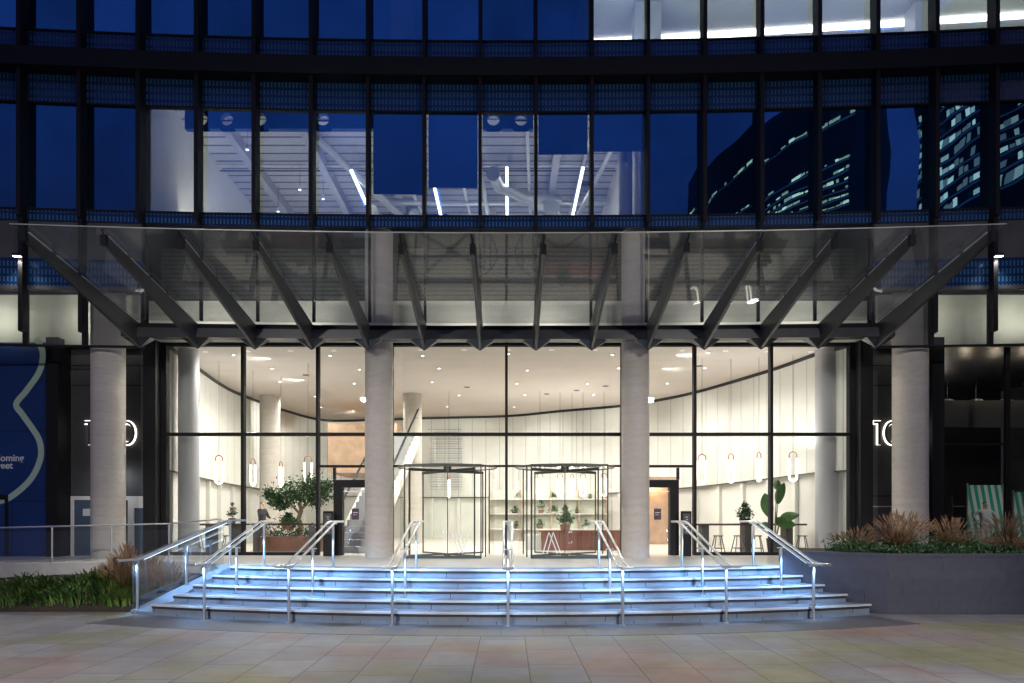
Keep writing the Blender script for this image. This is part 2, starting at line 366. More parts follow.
def textmesh(name, body, size, mat, ext=.01, offset=0., parent=None, align='LEFT'):
    c = bpy.data.curves.new(name, 'FONT'); c.body = body; c.size = size; c.extrude = ext; c.offset = offset; c.align_x = align
    t = bpy.data.objects.new(name, c); COL.objects.link(t)
    bpy.context.view_layer.update()
    dg = bpy.context.evaluated_depsgraph_get()
    me = bpy.data.meshes.new_from_object(t.evaluated_get(dg)); bpy.data.objects.remove(t)
    me.materials.clear(); me.materials.append(M[mat]); me.name = name
    me.transform(Matrix.Rotation(R(90), 4, 'X'))
    o = bpy.data.objects.new(name, me); COL.objects.link(o)
    if parent: o.parent = parent
    return o

# ------------------------------------------------------------------ geometry functions
AC = 31.5                               # centre of the arcs of the steps, on the Y axis
ZT = .807                               # terrace level
ZC = 6.2                                # lobby ceiling
def fy(x, y0=16.): return y0 - x*x/300.
def arc(r, a0, a1, n=40): return [(r*math.sin(a0+(a1-a0)*i/n), AC-r*math.cos(a0+(a1-a0)*i/n)) for i in range(n+1)]
LL = ((-6.45, 12.38), (-5.5, 13.6)); RL = ((6.62, 12.38), (5.45, 13.5))
def hit(r, line, sgn):
    (x0, y0), (x1, y1) = line
    lo, hi = 0., R(30)
    for _ in range(40):
        a = (lo+hi)/2; x = sgn*r*math.sin(a); y = AC-r*math.cos(a)
        side = (x1-x0)*(y-y0)-(y1-y0)*(x-x0)
        inside = side*sgn > 0            # towards the middle of the steps
        # the middle of the steps (x = 0) decides the sign
        ref = ((x1-x0)*(y-y0)-(y1-y0)*(0-x0))
        inside = side*ref > 0
        if inside: lo = a
        else: hi = a
    return sgn*lo

# ================================================================== SETTING
g = MB().box(-90, 90, -60, 12.9, -.3, 0); g.box(-90, 90, 12.9, 90, -.3, -.004)
struct(g.build('plaza_ground', 'paver'))
b = MB(); outer = arc(21.25, R(-19.6), R(19.0)); inner = arc(20.0, R(-19.6), R(19.0))
b.prism([(x, y) for x, y in outer]+[(x, y) for x, y in reversed(inner)], .001, .005)
struct(b.build('pavement_border', 'border'))

# terrace slab
Rt = 20.2-.36*4-.42
tl = arc(Rt, hit(Rt, LL, -1), hit(Rt, RL, 1))
poly = [(-24, 12.6), (-16, 13.35), (-10.8, 14.3), (-7.4, 14.95), (-6.1, 14.3)]+tl+[(5.6, 13.72), (24, 13.75), (24, 34), (-24, 34)]
struct(MB().prism(poly, .0, ZT).build('terrace', 'tfloor'))

# steps
st = tag(empty('entrance_steps', (0, 11.3, 0)), 'wide curved granite steps washed with blue-white light below the lobby doors', 'steps')
for i in range(5):
    Ro = 20.2-.36*i; Ri = Ro-.42; z1 = .209+.15*i; z0 = z1-.15 if i else -.02
    def ring(ro, ri, za, zb, mb, e=0.):
        a = arc(ro, hit(ro, LL, -1), hit(ro, RL, 1)); c = arc(ri, hit(ri, LL, -1), hit(ri, RL, 1))
        P = [(x, y-11.3) for x, y in a]+[(x, y-11.3) for x, y in reversed(c)]
        mb.prism(P, za, zb)
    m = MB(); ring(Ro, Ri-.02, z0-(.1 if i else 0), z1-.074, m)
    ring(Ro+.035, Ri-.02, z1-.032, z1-.001*i*0, m)
    s_ = m.build('step', 'step', st)
    e_ = MB(); ring(Ro+.0352, Ro-.015, z1-.0318, z1+.003, e_); e_.build('tread_highlight', 'edge', s_)  # thin pale ring, a painted highlight along the tread front
    n_ = MB(); ring(Ro+.012, Ri+.1, z1-.075, z1-.032, n_); n_.build('nosing_shade_strip', 'nosing_shade', s_)  # dark ring paints the overhang's shadow at the top of the riser

# sloping side kerb with glass on the left
kb = tag(empty('sloping_stair_kerb', (-7.0, 12.45, 0)), 'sloping pale stone kerb closing the left end of the steps', 'kerb')
P = [(-6.45, 12.38), (-5.5, 13.6), (-5.72, 13.84), (-7.02, 12.64)]
m = MB().prism([(x+7.0, y-12.45) for x, y in P], -.02, [.06, ZT+.03, ZT+.03, .06]); m.build('coping', 'step', kb, bevel=.01)
gl = tag(empty('stair_balustrade', (-7.02, 12.64, 0)), 'clear glass balustrade standing on the sloping kerb left of the steps', 'balustrade')
n = 1
for k in range(1):
    A = Vector((-6.98, 12.64)); B = Vector((-5.76, 13.78))
    d = (B-A); nn = Vector((-d.y, d.x)).normalized()
    Q = [A, B, B+nn*.02, A+nn*.02]
    MB().prism([(q.x+7.02, q.y-12.64) for q in Q], [.08, ZT+.04, ZT+.04, .08], [1.02, 1.74, 1.74, 1.02]).build('glass_panel', 'stairglass', gl)

# raised planter on the right
pl = tag(empty('stone_planter', (7.0, 12.65, 0)), 'long raised stone planter box to the right of the steps', 'planter')
pp = [(6.98, 12.5), (24, 12.5), (24, 15.2), (6.05, 15.2), (5.5, 13.62)]
MB().prism([(x-7, y-12.65) for x, y in pp], -.02, 1.06).build('box', 'planter', pl)
m = MB(); pp2 = [(x-7, y-12.65) for x, y in [(6.97, 12.485), (24, 12.485), (24, 12.62), (7.03, 12.62), (5.62, 13.7), (5.49, 13.6)]]
m.prism(pp2, 1.061, 1.12); m.build('rim', 'planter', pl)
m = MB().prism([(x-7, y-12.65) for x, y in [(7.04, 12.63), (24, 12.63), (24, 15.19), (6.08, 15.19), (5.6, 13.75)]], 1.0605, 1.09)
m.build('soil', 'soil', pl)

# planting bed on the left
bed = MB().prism([(-24, 12.9), (-7.1, 12.85), (-5.85, 13.95), (-6.2, 14.28), (-7.4, 14.93), (-10.8, 14.28), (-16, 13.33), (-24, 12.9-.02)], 0.002, [.10, .10, .6, .6, .62, .55, .3, .12])
struct(bed.build('planting_bed', 'soil'))
kb2 = MB(); kpts = [(-16, 13.28), (-10.8, 14.22), (-7.42, 14.9), (-6.15, 14.25)]
for a_, b_ in zip(kpts[:-1], kpts[1:]): kb2.slab(a_, b_, -.12, .03, .5, ZT+.012)
tag(kb2.build('terrace_kerb', 'concd'), 'pale concrete kerb under the left glass balustrade behind the grass bed', 'kerb')

# ================================================================== BUILDING
ob = tag(empty('office_building', (0, 16, 0)), 'dark glazed office building with curved facade, perforated blue bands and round concrete columns', 'building')
def part(mb, name, mat, parent=ob, label=None, **k):
    o = mb.build(name, mat, parent, **k)
    o.location = (0, -16, 0) if parent is ob else (0, 0, 0)
    if label: o['label'] = label
    return o
MX = [.65+1.3*k for k in range(-14, 14)]                 # mullion positions
def fp(x, y0=16.): return (x, fy(x, y0))
ZTOP = 17.0
blinds = {(-3.25): 9.41, (-1.95): 9.57, .65: 10.36, 1.95: 10.42}
# mullion fins
for x in MX:
    a = Vector((x, fy(x))); ang = math.atan(-x/150.)
    d = Vector((math.cos(ang), math.sin(ang))); nrm = Vector((-d.y, d.x))
    def q(s_, t): p = a+d*s_+nrm*t; return (p.x, p.y)
    m = MB()
    w = .036 if abs(x) < 4 else .046
    for z0, z1 in ((8.58, 11.95), (12.37, ZTOP)):
        m.prism([q(-w, .03), q(-w, -.29), q(w, -.29), q(w, .03)], z0, z1)
    if abs(x) > 8.9:          # tapered blade down the soffit glazing
        m.prism([q(-w, .05), q(-w, -.22), q(w, -.22), q(w, .05)], 6.0, 8.58)
        m.prism([q(-w, .05), q(-w, -.06), q(w, -.06), q(w, .05)], 5.70, 6.0)
    else:
        m.prism([q(-.03, .06), q(-.03, -.02), q(.03, -.02), q(.03, .06)], 6.36, 8.575)
    part(m, 'mullion', 'black')
# bays
for x0, x1 in zip(MX[:-1], MX[1:]):
    A, B = fp(x0), fp(x1)
    def bay(z0, z1, t0, t1, name, mat, lab=None): return part(MB().slab(A, B, t0, t1, z0, z1), name, mat, label=lab)
    bay(8.85, 11.27, 0.0, .012, 'window_pane', 'upglass')
    bay(12.96, ZTOP, 0.0, .012, 'window_pane', 'upglass')
    bay(11.31, 11.95, -.02, .02, 'perforated_panel', 'perf')
    bay(12.37, 12.94, -.02, .02, 'perforated_panel', 'perf')
    if abs((x0+x1)/2) > 8.9:
        bay(7.08, 7.72, -.02, .02, 'perforated_panel', 'perf')
        bay(5.74, 7.0, 0.0, .012, 'soffit_glass_pane', 'sideglass')
    bay(8.58, 8.83, -.03, .02, 'perforated_strip', 'perf')
    if x0 in blinds or round(x0, 2) in [round(k, 2) for k in blinds]:
        zb = [v for k, v in blinds.items() if abs(k-x0) < .01][0]
        m = MB().slab((x0+.07, fy(x0)), (x1-.07, fy(x1)), .10, .105, zb, 11.5)
        o = m.build('roller_blind', 'blind'); 
        nm = {-3.25: 'deep blue roller blind pulled three quarters down, left of the two longest blinds', -1.95: 'deep blue roller blind pulled three quarters down, directly left of the bare centre window',
              .65: 'short blue roller blind directly right of the bare centre window', 1.95: 'short blue roller blind beside the pale column at the end of the lit rooms'}
        tag(o, [v for k, v in nm.items() if abs(k-x0) < .01][0], 'roller blind', 'blue roller blinds in the first row of windows')
# horizontal bands (curved slabs)
def band(z0, z1, t0, t1, name, mat, xs=None, lab=None):
    xs = xs or MX; m = MB()
    f = [fp(x) for x in xs]
    fr = [(x, y+t0) for x, y in f]; bk = [(x, y+t1) for x, y in f]
    m.prism(fr+bk[::-1], z0, z1)
    return part(m, name, mat, label=lab)
band(11.951, 12.369, -.36, .6, 'floor_band', 'black')
band(11.27, 11.31, -.05, .05, 'transom', 'black')
band(12.93, 12.97, -.05, .05, 'transom', 'black')
band(8.82, 8.86, -.06, .06, 'transom', 'black')
lx = [x for x in MX if x < -8.4]; rx = [x for x in MX if x > 8.4]
for xs in (lx, rx):
    band(7.721, 8.575, .0, .1, 'spandrel', 'char', xs)
    band(7.0, 7.08, -.04, .1, 'spandrel', 'char', xs)
    band(5.70, 5.74, -.05, .05, 'transom', 'black', xs)
# upper slabs
def isl(z0, z1, y0=.5, y1=None, name='floor_slab', mat='greybeam', x0=-17.4, x1=17.4):
    m = MB(); xs = [x0+(x1-x0)*i/24 for i in range(25)]
    m.prism([(x, fy(x)+y0) for x in xs]+[(x1, 30), (x0, 30)], z0, z1); return part(m, name, mat)
isl(8.70, 8.85, .05, name='floor_slab', mat='dark')
isl(12.37, 12.95, .6, name='floor_slab', mat='dark')
part(MB().box(-17.4, 17.4, 16.05, 30, ZTOP, ZTOP+.4), 'roof', 'dark')
part(MB().box(-17.4, 17.4, 29.8, 30, 8.86, 16.99), 'rear_wall', 'char')
for sx in (-17.45, 17.45): part(MB().box(min(sx, sx*1.015), max(sx, sx*1.015), 14.2, 30, 0, ZTOP+.4), 'side_wall', 'char')
# ceiling of the lit row (corrugated deck) and dark rooms' ceiling
def room(x0, x1, z0, z1, name, mat, y1=27., wallmat='white'):
    """partition walls left and right, rear wall, ceiling"""
    m = MB(); m.box(x0-.1, x0, fy(x0)+.25, y1, z0, z1); part(m, 'partition', wallmat)
    m = MB(); m.box(x1, x1+.1, fy(x1)+.25, y1, z0, z1); part(m, 'partition', wallmat)
    m = MB(); m.box(x0-.1, x1+.1, y1, y1+.1, z0, z1); part(m, 'partition', wallmat)
    m = MB(); m.box(x0+.003, x1-.003, 16.45, y1-.003, z1-.06, z1-.01); part(m, name, mat)
room(-8.42, 3.16, 8.86, 12.1, 'room_ceiling', 'deck')
room(2.0, 17.2, 12.96, 15.7, 'room_ceiling', 'white', y1=22.5)
part(MB().box(-17.3, -8.6, 16.6, 16.65, 8.86, 12.2), 'blackout_wall', M['dark'])
part(MB().box(3.4, 17.3, 19.6, 19.65, 8.86, 12.2), 'blackout_wall', M['dark'])
part(MB().box(-17.3, 1.8, 19.6, 19.65, 12.97, 16.9), 'blackout_wall', M['doorblue'])
# blue bulkhead with round openings
def holed(x0, x1, holes, z0=11.33, z1=11.80, ya=16.72, yb=16.86, r=.155):
    m = MB(); cur = x0; zc = (z0+z1)/2; s2 = .2
    for hx_ in holes:
        m.box(cur, hx_-s2, ya, yb, z0, z1)
        n = 32; ci = [(hx_+r*math.cos(2*math.pi*i/n), zc+r*math.sin(2*math.pi*i/n)) for i in range(n)]
        sq = []
        for i in range(n):
            c, s_ = math.cos(2*math.pi*i/n), math.sin(2*math.pi*i/n); k = min(s2/max(abs(c), 1e-6), (z1-z0)/2/max(abs(s_), 1e-6)); sq.append((hx_+c*k, zc+s_*k))
        vs = [(p[0], ya, p[1]) for p in ci+sq]+[(p[0], yb, p[1]) for p in ci+sq]
        fs = []
        for i in range(n):
            j = (i+1) % n
            fs += [(i, j, n+j, n+i), (2*n+i, 3*n+i, 3*n+j, 2*n+j), (i, 2*n+i, 2*n+j, j)]
        m.add(vs, fs); cur = hx_+s2
    m.box(cur, x1, ya, yb, z0, z1); part(m, 'bulkhead', 'bluebeam')
holed(-7.95, -3.3, (-7.55, -6.92, -6.1, -4.55)); holed(-.62, .62, (-.36, .32))
part(MB().box(-8.4, 3.1, 16.4, 26.9, 8.856, 8.87), 'office_floor', 'tfloor')
for xx in (-6.92, -4.55, .32): part(MB().box(xx-.15, xx+.15, 16.78, 16.8, 11.55, 11.58), 'grille_bar', 'char')
# beams and columns in the lit rooms
for xx in (-7.3, -5.3, -3.4, 1.35):
    part(MB().box(xx-.1, xx+.1, 17.0, 26.9, 11.72, 12.03), 'ceiling_beam', 'greybeam')
part(MB().tube((2.92, 16.9, 8.87), (2.92, 16.9, 12.03), .17, n=24), 'interior_column', 'white', smooth=True)
# diagonal brace members
m = MB(); m.path([(-5.1, 18.2, 11.9), (-3.1, 21.5, 11.0)], .1, 8); m.path([(-.9, 18, 11.9), (-.6, 21.8, 11.2)], .06, 8); m.path([(3.0, 18, 12), (2.0, 22, 11)], .07, 8)
part(m, 'brace', 'duct', smooth=True)

for k, (xa, xb, yy, zz, rr) in enumerate(((-8.3, 3.1, 19.4, 11.8, .035), (-8.3, 3.1, 19.6, 11.75, .02), (-4, 3.1, 21.3, 11.6, .09), (-8.3, -2, 22.4, 11.7, .05))):
    m = MB(); m.tube((xa, yy, zz), (xb, yy, zz), rr, n=10); part(m, 'service_pipe', ('duct', 'char', 'duct', 'dark')[k], smooth=True)
for k, (xa, yy, zz) in enumerate(((-3.0, 20.4, 11.5), (-1.3, 19.6, 11.4), (.9, 20.9, 11.3), (2.3, 20.2, 11.5), (-.6, 21.6, 11.3))):
    part(MB().box(xa-.22, xa+.22, yy-.2, yy+.2, zz, zz+.16), 'fan_unit', ('duct', 'char')[k % 2])
for xa, xb in ((-3.3, -2.7), (-1.5, -1.2), (.5, .75), (2.2, 2.0)):
    m = MB(); m.path([(xa, 17.8, 11.9), (xb, 22.6, 11.55)], .045, 8); part(m, 'brace', 'white', smooth=True)
# ducts
dn = 0
for x_ in (-6.3, -4.2, -.3, 1.6): light('AREA', (x_, 17.35, 9.0), 16, (1, .98, .92), .5, target=(x_, 20.5, 12))  # unseen fills added near the windows to brighten the duct mouths
for (xx, y, z, r, lab) in ((-4.2, 21.0, 11.2, .17, 'round silver duct above the leftmost tube light in the window row'), (-2.9, 21.2, 11.15, .16, 'round silver duct seen below the longest left blind'),
                           (-.42, 18.9, 11.3, .16, 'round silver duct mouth behind the bare centre window'), (1.3, 20.5, 11.1, .2, 'round silver duct seen below the short blind')):
    m = MB(); seg = 28
    m.path([(xx, y, z), (xx+.15, y+.8, z+.05), (xx+.9, y+1.6, z+.1), (xx+2.0, y+1.9, z+.1)], r, 16)
    m.tube((xx, y-.05, z-.01), (xx, y+.05, z+.01), r*1.2, n=24)
    o = m.build('air_duct', 'duct', None, smooth=True)
    tag(o, lab, 'duct', 'ducts under the lit office ceiling')
# linear lights in the offices
tubes = [(-4.36, 18.9, 20.9), (-2.15, 18.75, 22.4), (-.03, 18.75, 22.4), (2.07, 18.75, 22.4)]
tl_ = ['leftmost glowing ceiling tube, behind the fourth lit window', 'glowing ceiling tube slanting out below the longer blue blind', 'glowing ceiling tube in the bare centre window', 'rightmost glowing ceiling tube, below the short blue blind']
for i, (xx, y0, y1) in enumerate(tubes):
    t = tag(empty('tube_light', (xx, (y0+y1)/2, 11.4)), tl_[i], 'ceiling light', 'glowing tubes in the first row of windows')
    h = (y1-y0)/2
    MB().box(-.035, .035, -h, h, -.03, .03).build('diffuser', 'tube', t)
    m = MB(); m.box(-.045, .045, -h-.02, h+.02, .031, .08); m.tube((0, -h*.8, .08), (0, -h*.8, .64), .006, n=6); m.tube((0, h*.8, .08), (0, h*.8, .64), .006, n=6)
    m.build('housing', 'duct', t)
for (xx, y, z) in ((-6.0, 19.6, 11.2), (-6.9, 18.0, 11.5), (-5.6, 20.6, 11.4), (-7.1, 21.0, 11.2)):
    t = tag(empty('spot_light', (xx, y, z)), {-6.0: 'small hanging ceiling spot in the middle of the third lit window', -6.9: 'small ceiling spot highest up beside the thin drop wire', -5.6: 'small ceiling spot low in the third lit window',
         -7.1: 'lowest small ceiling spot, at the end of a thin drop wire'}[xx], 'spotlight', 'small spots under the corrugated office ceiling')
    MB().tube((0, 0, 0), (0, 0, .12), .05, .035, 12).build('lamp_head', 'white', t)
    MB().tube((0, 0, -.004), (0, 0, -.001), .042, n=12).build('lamp_face', 'spotem', t)
    MB().tube((0, 0, .12), (0, 0, 12.0-z), .006, n=6).build('drop_wire', 'dark', t)
for x_, y_ in ((-7.4, 19), (-5.2, 21), (-3.2, 18.7), (-.8, 20.5), (1.9, 19), (-6.6, 23.5), (-2, 24), (1.5, 24)):
    light('AREA', (x_, y_, 9.2), 36, (1, .99, .90), 1.0, target=(x_, y_, 14))    # uplight on the deck
light('SPOT', (-8.0, 17.5, 8.95), 120, (1, .95, .8), .05, 70, 1, target=(-8.42, 17.9, 10.2))
# row B strip light
m = MB(); m.prism([(2.3, 19.75), (14.2, 18.65), (17, 18.3), (17, 18.5), (14.2, 18.85), (2.3, 19.95)], 15.58, 15.635)
tag(m.build('strip_light', 'tube'), 'long bright strip light under the white ceiling of the top right rooms', 'ceiling light')
for x_ in (3.4, 6.5, 9.6, 12.6, 15.6): light('AREA', (x_, 17.4, 13.1), 45, (.9, 1, .92), 1.2, target=(x_, 17.8, 17))
for x_, w_, lab in ((3.75, .35, 'interior_column'), (11.2, .3, 'interior_column'), (-2.85, .3, 'interior_column')):
    part(MB().box(x_-w_, x_+w_, 18.2, 18.7, 12.97, 15.6 if x_ > 0 else 16.9), 'interior_column', 'white' if x_ > 0 else 'greybeam')

# gap behind the canopy: dark louvred wall, lit soffit panel
part(MB().box(-8.9, 8.9, 17.45, 17.6, 7.32, 8.69), 'louvre_wall', 'louvre')
for sx in (-1, 1):
    part(MB().box(min(sx*8.95, sx*17.4), max(sx*8.95, sx*17.4), 16.9, 17.0, 7.32, 8.69), 'louvre_wall', 'dark')
m = MB(); xs = [-17.4+34.8*i/24 for i in range(25)]
m.prism([(x, fy(x)+.3) for x in xs]+[(17.4, 17.44), (-17.4, 17.44)], 6.95, 7.0)    # dark soffit strip over the gap at the front
# lit bulkhead above the lobby glass
part(MB().box(-9.2, 9.2, 17.42, 17.5, 6.24, 7.315), 'lit_bulkhead', 'soffit')
for sx in (-1, 1):
    part(MB().box(min(sx*9.21, sx*17.4), max(sx*9.21, sx*17.4), 16.95, 17.05, 6.04, 7.315), 'lit_bulkhead', 'soffit')
# shelf soffit under the beam
m = MB(); xs = [-8.9+17.8*i/20 for i in range(21)]
m.prism([(x, fy(x)+.42) for x in xs]+[(8.9, 17.41), (-8.9, 17.41)], 6.2, 6.235); part(m, 'soffit', 'soffit')
# soffit light inside the gap
for x_ in (-15, -12.6, -10.3, -7.4, -5.2, -3.1, -1, 1, 3.1, 5.2, 7.4, 10.3, 12.6, 15):
    y_ = 16.55 if abs(x_) < 9 else 16.2
    light('AREA', (x_, y_, 6.32 if abs(x_) < 9 else 6.55), 10, (1, .97, .88), .12, target=(x_, 17.2, 7.2))

# main round columns
def col(x, y, r, z0=ZT-.01, z1=8.705, name='column', mat='column', lab=None):
    m = MB(); m.tube((x, y, z0), (x, y, z1), r, n=48); return part(m, name, mat, smooth=True, label=lab)
col(-3.14, 16.55, .335); col(3.1, 16.55, .335)
col(-9.58, 16.3, .37); col(9.64, 16.3, .385)
# ------------------------------------------------ lobby front
YL = 17.3
lg = [-8.72, -6.73, -4.83, -2.95, -.04, 2.9, 4.74, 6.68, 8.72]
def lbox(x0, x1, z0, z1, d=.05, y=YL): return MB().box(x0, x1, y-d, y+d, z0, z1)
for i, x_ in enumerate(lg):
    w = .035 if 0 < i < len(lg)-1 else .07
    part(lbox(x_-w, x_+w, ZT, 6.2, .09), 'lobby_mullion', 'black')
for a_, b_ in zip(lg[:-1], lg[1:]):
    part(lbox(a_+.035, b_-.035, 3.93, 6.12, .006), 'lobby_glass_pane', 'lobglass')
for a_, b_ in zip(lg[:-1], lg[1:]):
    part(lbox(a_+.035, b_-.035, 3.84, 3.92, .07), 'lobby_transom', 'black')
    part(lbox(a_+.035, b_-.035, 6.12, 6.2, .07), 'lobby_transom', 'black')
for a_, b_ in ((lg[0], lg[1]), (lg[1], lg[2]), (lg[6], lg[7]), (lg[7], lg[8])):
    part(lbox(a_+.035, b_-.035, ZT+.09, 3.83, .006), 'lobby_glass_pane', 'lobglass')
    part(lbox(a_+.035, b_-.035, ZT, ZT+.08, .07), 'bottom_rail', 'black')
# door bays beside the columns: transom at 3.08, dark portal
for sx, (a_, b_) in ((-1, (lg[2], lg[3])), (1, (lg[5], lg[6]))):
    part(lbox(a_+.035, b_-.035, 3.04, 3.1, .06), 'lobby_transom', 'black')
    part(lbox(a_+.035, b_-.035, 3.11, 3.83, .006), 'lobby_glass_pane', 'lobglass')
    xo = a_ if sx < 0 else b_              # outer mullion of the bay
    xi = xo - sx*.42
    part(lbox(min(xi, xi-sx*.22), max(xi, xi-sx*.22), ZT, 2.72, .12), 'portal_jamb', 'black')
    part(lbox(min(xi, xi-sx*1.4), max(xi, xi-sx*1.4), 2.53, 2.72, .121), 'portal_head', 'black')
    part(lbox(min(xi, xi-sx*1.4)+.23, max(xi, xi-sx*1.4)-.23, 2.42, 2.44, .05), 'portal_head', 'steel')
    part(lbox(xi-.03, xi+.03, 2.73, 3.03, .05), 'lobby_mullion', 'black')
    part(lbox(min(xo, xi)+.04, max(xo, xi)-.03, ZT+.02, 3.03, .006), 'lobby_glass_pane', 'lobglass')
    part(lbox(xi-sx*1.06-.04, xi-sx*1.06+.04, ZT, 2.41, .05), 'door_stile', 'black')
    d_ = part(lbox(min(xi-sx*.25, xi-sx*1.03), max(xi-sx*.25, xi-sx*1.03), ZT+.02, 2.41, .005), 'sliding_door', 'doorglass')
    part(lbox(xi-sx*.9-.12, xi-sx*.9+.12, ZT+.02, 1.9, .03, YL-.0), 'door_panel', 'dark')
# transom above revolving doors
for a_, b_ in ((lg[3], lg[4]), (lg[4], lg[5])):
    part(lbox(a_+.035, b_-.035, 3.05, 3.1, .05), 'lobby_transom', 'black')
    part(lbox(a_+.035, b_-.035, 3.11, 3.83, .006), 'lobby_glass_pane', 'lobglass')
RD = ((-1.53, 'left'), (1.44, 'right'))
for cx_, wd in RD:
    for e in (-1, 1):       # fixed glass beside the drum
        xe = cx_+e*1.2
        lim = lg[3] if (cx_ < 0 and e < 0) else lg[4] if (cx_ < 0 and e > 0) or (cx_ > 0 and e < 0) else lg[5]
        x0_, x1_ = sorted((xe+e*.04, lim-e*.05))
        if x1_-x0_ > .05: part(lbox(x0_, x1_, ZT+.02, 3.04, .006), 'lobby_glass_pane', 'lobglass')
# revolving doors
def revolving(cx_, lab, mark):
    t = tag(empty('revolving_door', (cx_, YL-.1, ZT)), lab, 'revolving door', 'revolving doors between the two middle columns')
    r = 1.2; H = 2.22
    for a0, a1 in ((R(150), R(215)), (R(-35), R(30))):
        m = MB(); k = 14
        for ra, rb in ((r-.012, r),):
            o_ = [(r*math.cos(a0+(a1-a0)*i/k), r*math.sin(a0+(a1-a0)*i/k)) for i in range(k+1)]
            i_ = [((r-.015)*math.cos(a0+(a1-a0)*i/k), (r-.015)*math.sin(a0+(a1-a0)*i/k)) for i in range(k+1)]
            m.prism(o_+i_[::-1], .03, H)
        m.build('curved_glass', 'doorglass', t, smooth=True)
        for a in (a0, a1):
            MB().tube((r*math.cos(a), r*math.sin(a), 0), (r*math.cos(a), r*math.sin(a), H), .018, n=10).build('post', 'doorframe', t, smooth=True)
    o_ = [((r+.04)*math.cos(2*math.pi*i/48), (r+.04)*math.sin(2*math.pi*i/48)) for i in range(48)]
    m = MB().prism(o_, H+.0, H+.02); m.build('top_glass', 'doorglass', t)
    m = MB()
    for i in range(48):
        a, b2 = 2*math.pi*i/48, 2*math.pi*(i+1)/48
        m.tube(((r+.04)*math.cos(a), (r+.04)*math.sin(a), H), ((r+.04)*math.cos(b2), (r+.04)*math.sin(b2), H), .018, n=6, cap=False)
    m.build('top_ring', 'doorframe', t, smooth=True)
    m = MB().tube((0, 0, H-.13), (0, 0, H+.06), .1, n=20); m.tube((0, 0, 0), (0, 0, .05), .09, n=20); m.build('hub', 'doorframe', t, smooth=True)
    m = MB().tube((0, 0, .05), (0, 0, H-.13), .012, n=8); m.build('spindle', 'doorframe', t)
    for k in range(4):
        a = R(40+90*k); c, s_ = math.cos(a), math.sin(a)
        w = empty('wing'); w.parent = t; w.rotation_euler.z = a
        m = MB()
        m.box(.05, r-.06, -.02, .02, H-.12, H-.05); m.box(.05, r-.06, -.015, .015, .02, .06); m.box(r-.08, r-.06, -.015, .015, .02, H-.05)
        m.build('wing_frame', 'doorframe', w)
        MB().box(.05, r-.09, -.004, .004, .09, H-.12).build('wing_glass', 'doorglass', w)
    # thin white chevron strokes on the glass
    m = MB()
    for s0, s1 in mark:
        d = Vector((s1[0]-s0[0], 0, s1[1]-s0[1])).normalized(); n_ = Vector((-d.z, 0, d.x))*.012
        A_ = Vector((s0[0], -1.235, s0[1])); B_ = Vector((s1[0], -1.235, s1[1]))
        m.add([A_-n_, B_-n_, B_+n_, A_+n_, A_-n_+Vector((0, .004, 0)), B_-n_+Vector((0, .004, 0)), B_+n_+Vector((0, .004, 0)), A_+n_+Vector((0, .004, 0))],
              [(0, 1, 2, 3), (7, 6, 5, 4), (0, 4, 5, 1), (1, 5, 6, 2), (2, 6, 7, 3), (3, 7, 4, 0)])
    m.build('door_marking', 'letter', t)
    # glass door leaf facing the steps carrying the marking
    MB().box(-.86, .86, -1.228, -1.222, .09, H-.1).build('night_leaf_glass', 'doorglass', t)
    m = MB(); m.box(-.9, .9, -1.25, -1.2, .0, .07); m.box(-.91, -.88, -1.25, -1.22, 0, H); m.box(.88, .91, -1.25, -1.22, 0, H); m.box(-.9, .9, -1.25, -1.2, H-.05, H)
    m.build('leaf_frame', 'doorframe', t)
    return t
revolving(-1.53, 'glass revolving door on the left, in front of the pale panelled wall', [((.22, .62), (.38, .12)), ((.30, .62), (.46, .12)), ((.46, .12), (.60, .58)), ((.38, .62), (.50, .25))])
revolving(1.44, 'glass revolving door on the right, in front of the plant shelves and red-brown counter', [((-.62, .12), (-.48, .62)), ((-.52, .12), (-.38, .62)), ((-.48, .62), (-.28, .12)), ((-.38, .62), (-.20, .12))])

# dark side walls with the numbers
for sx in (-1, 1):
    x0_, x1_ = (-11.3, -8.8) if sx < 0 else (8.8, 10.72)
    part(MB().box(x0_, x1_, 17.2, 17.35, ZT, 6.2), 'clad_wall', 'char')
    part(MB().box(*sorted((sx*8.79, sx*9.1)), 16.95, 17.19, ZT, 6.2), 'wall_return', 'black')
    m = MB()
    for z in (2.3, 5.1, 5.6): m.box(x0_+.25, x1_-.25, 17.19, 17.199, z, z+.02)
    part(m, 'joint_strip', 'black')
part(MB().box(-11.35, -11.05, 16.7, 17.19, ZT, 6.2), 'wall_return', 'black')
part(MB().box(10.42, 10.72, 16.7, 17.19, ZT, 6.2), 'wall_return', 'black')
part(MB().box(-8.98, -8.8, 17.0, 17.5, ZT, 6.2), 'portal_jamb', 'black'); 
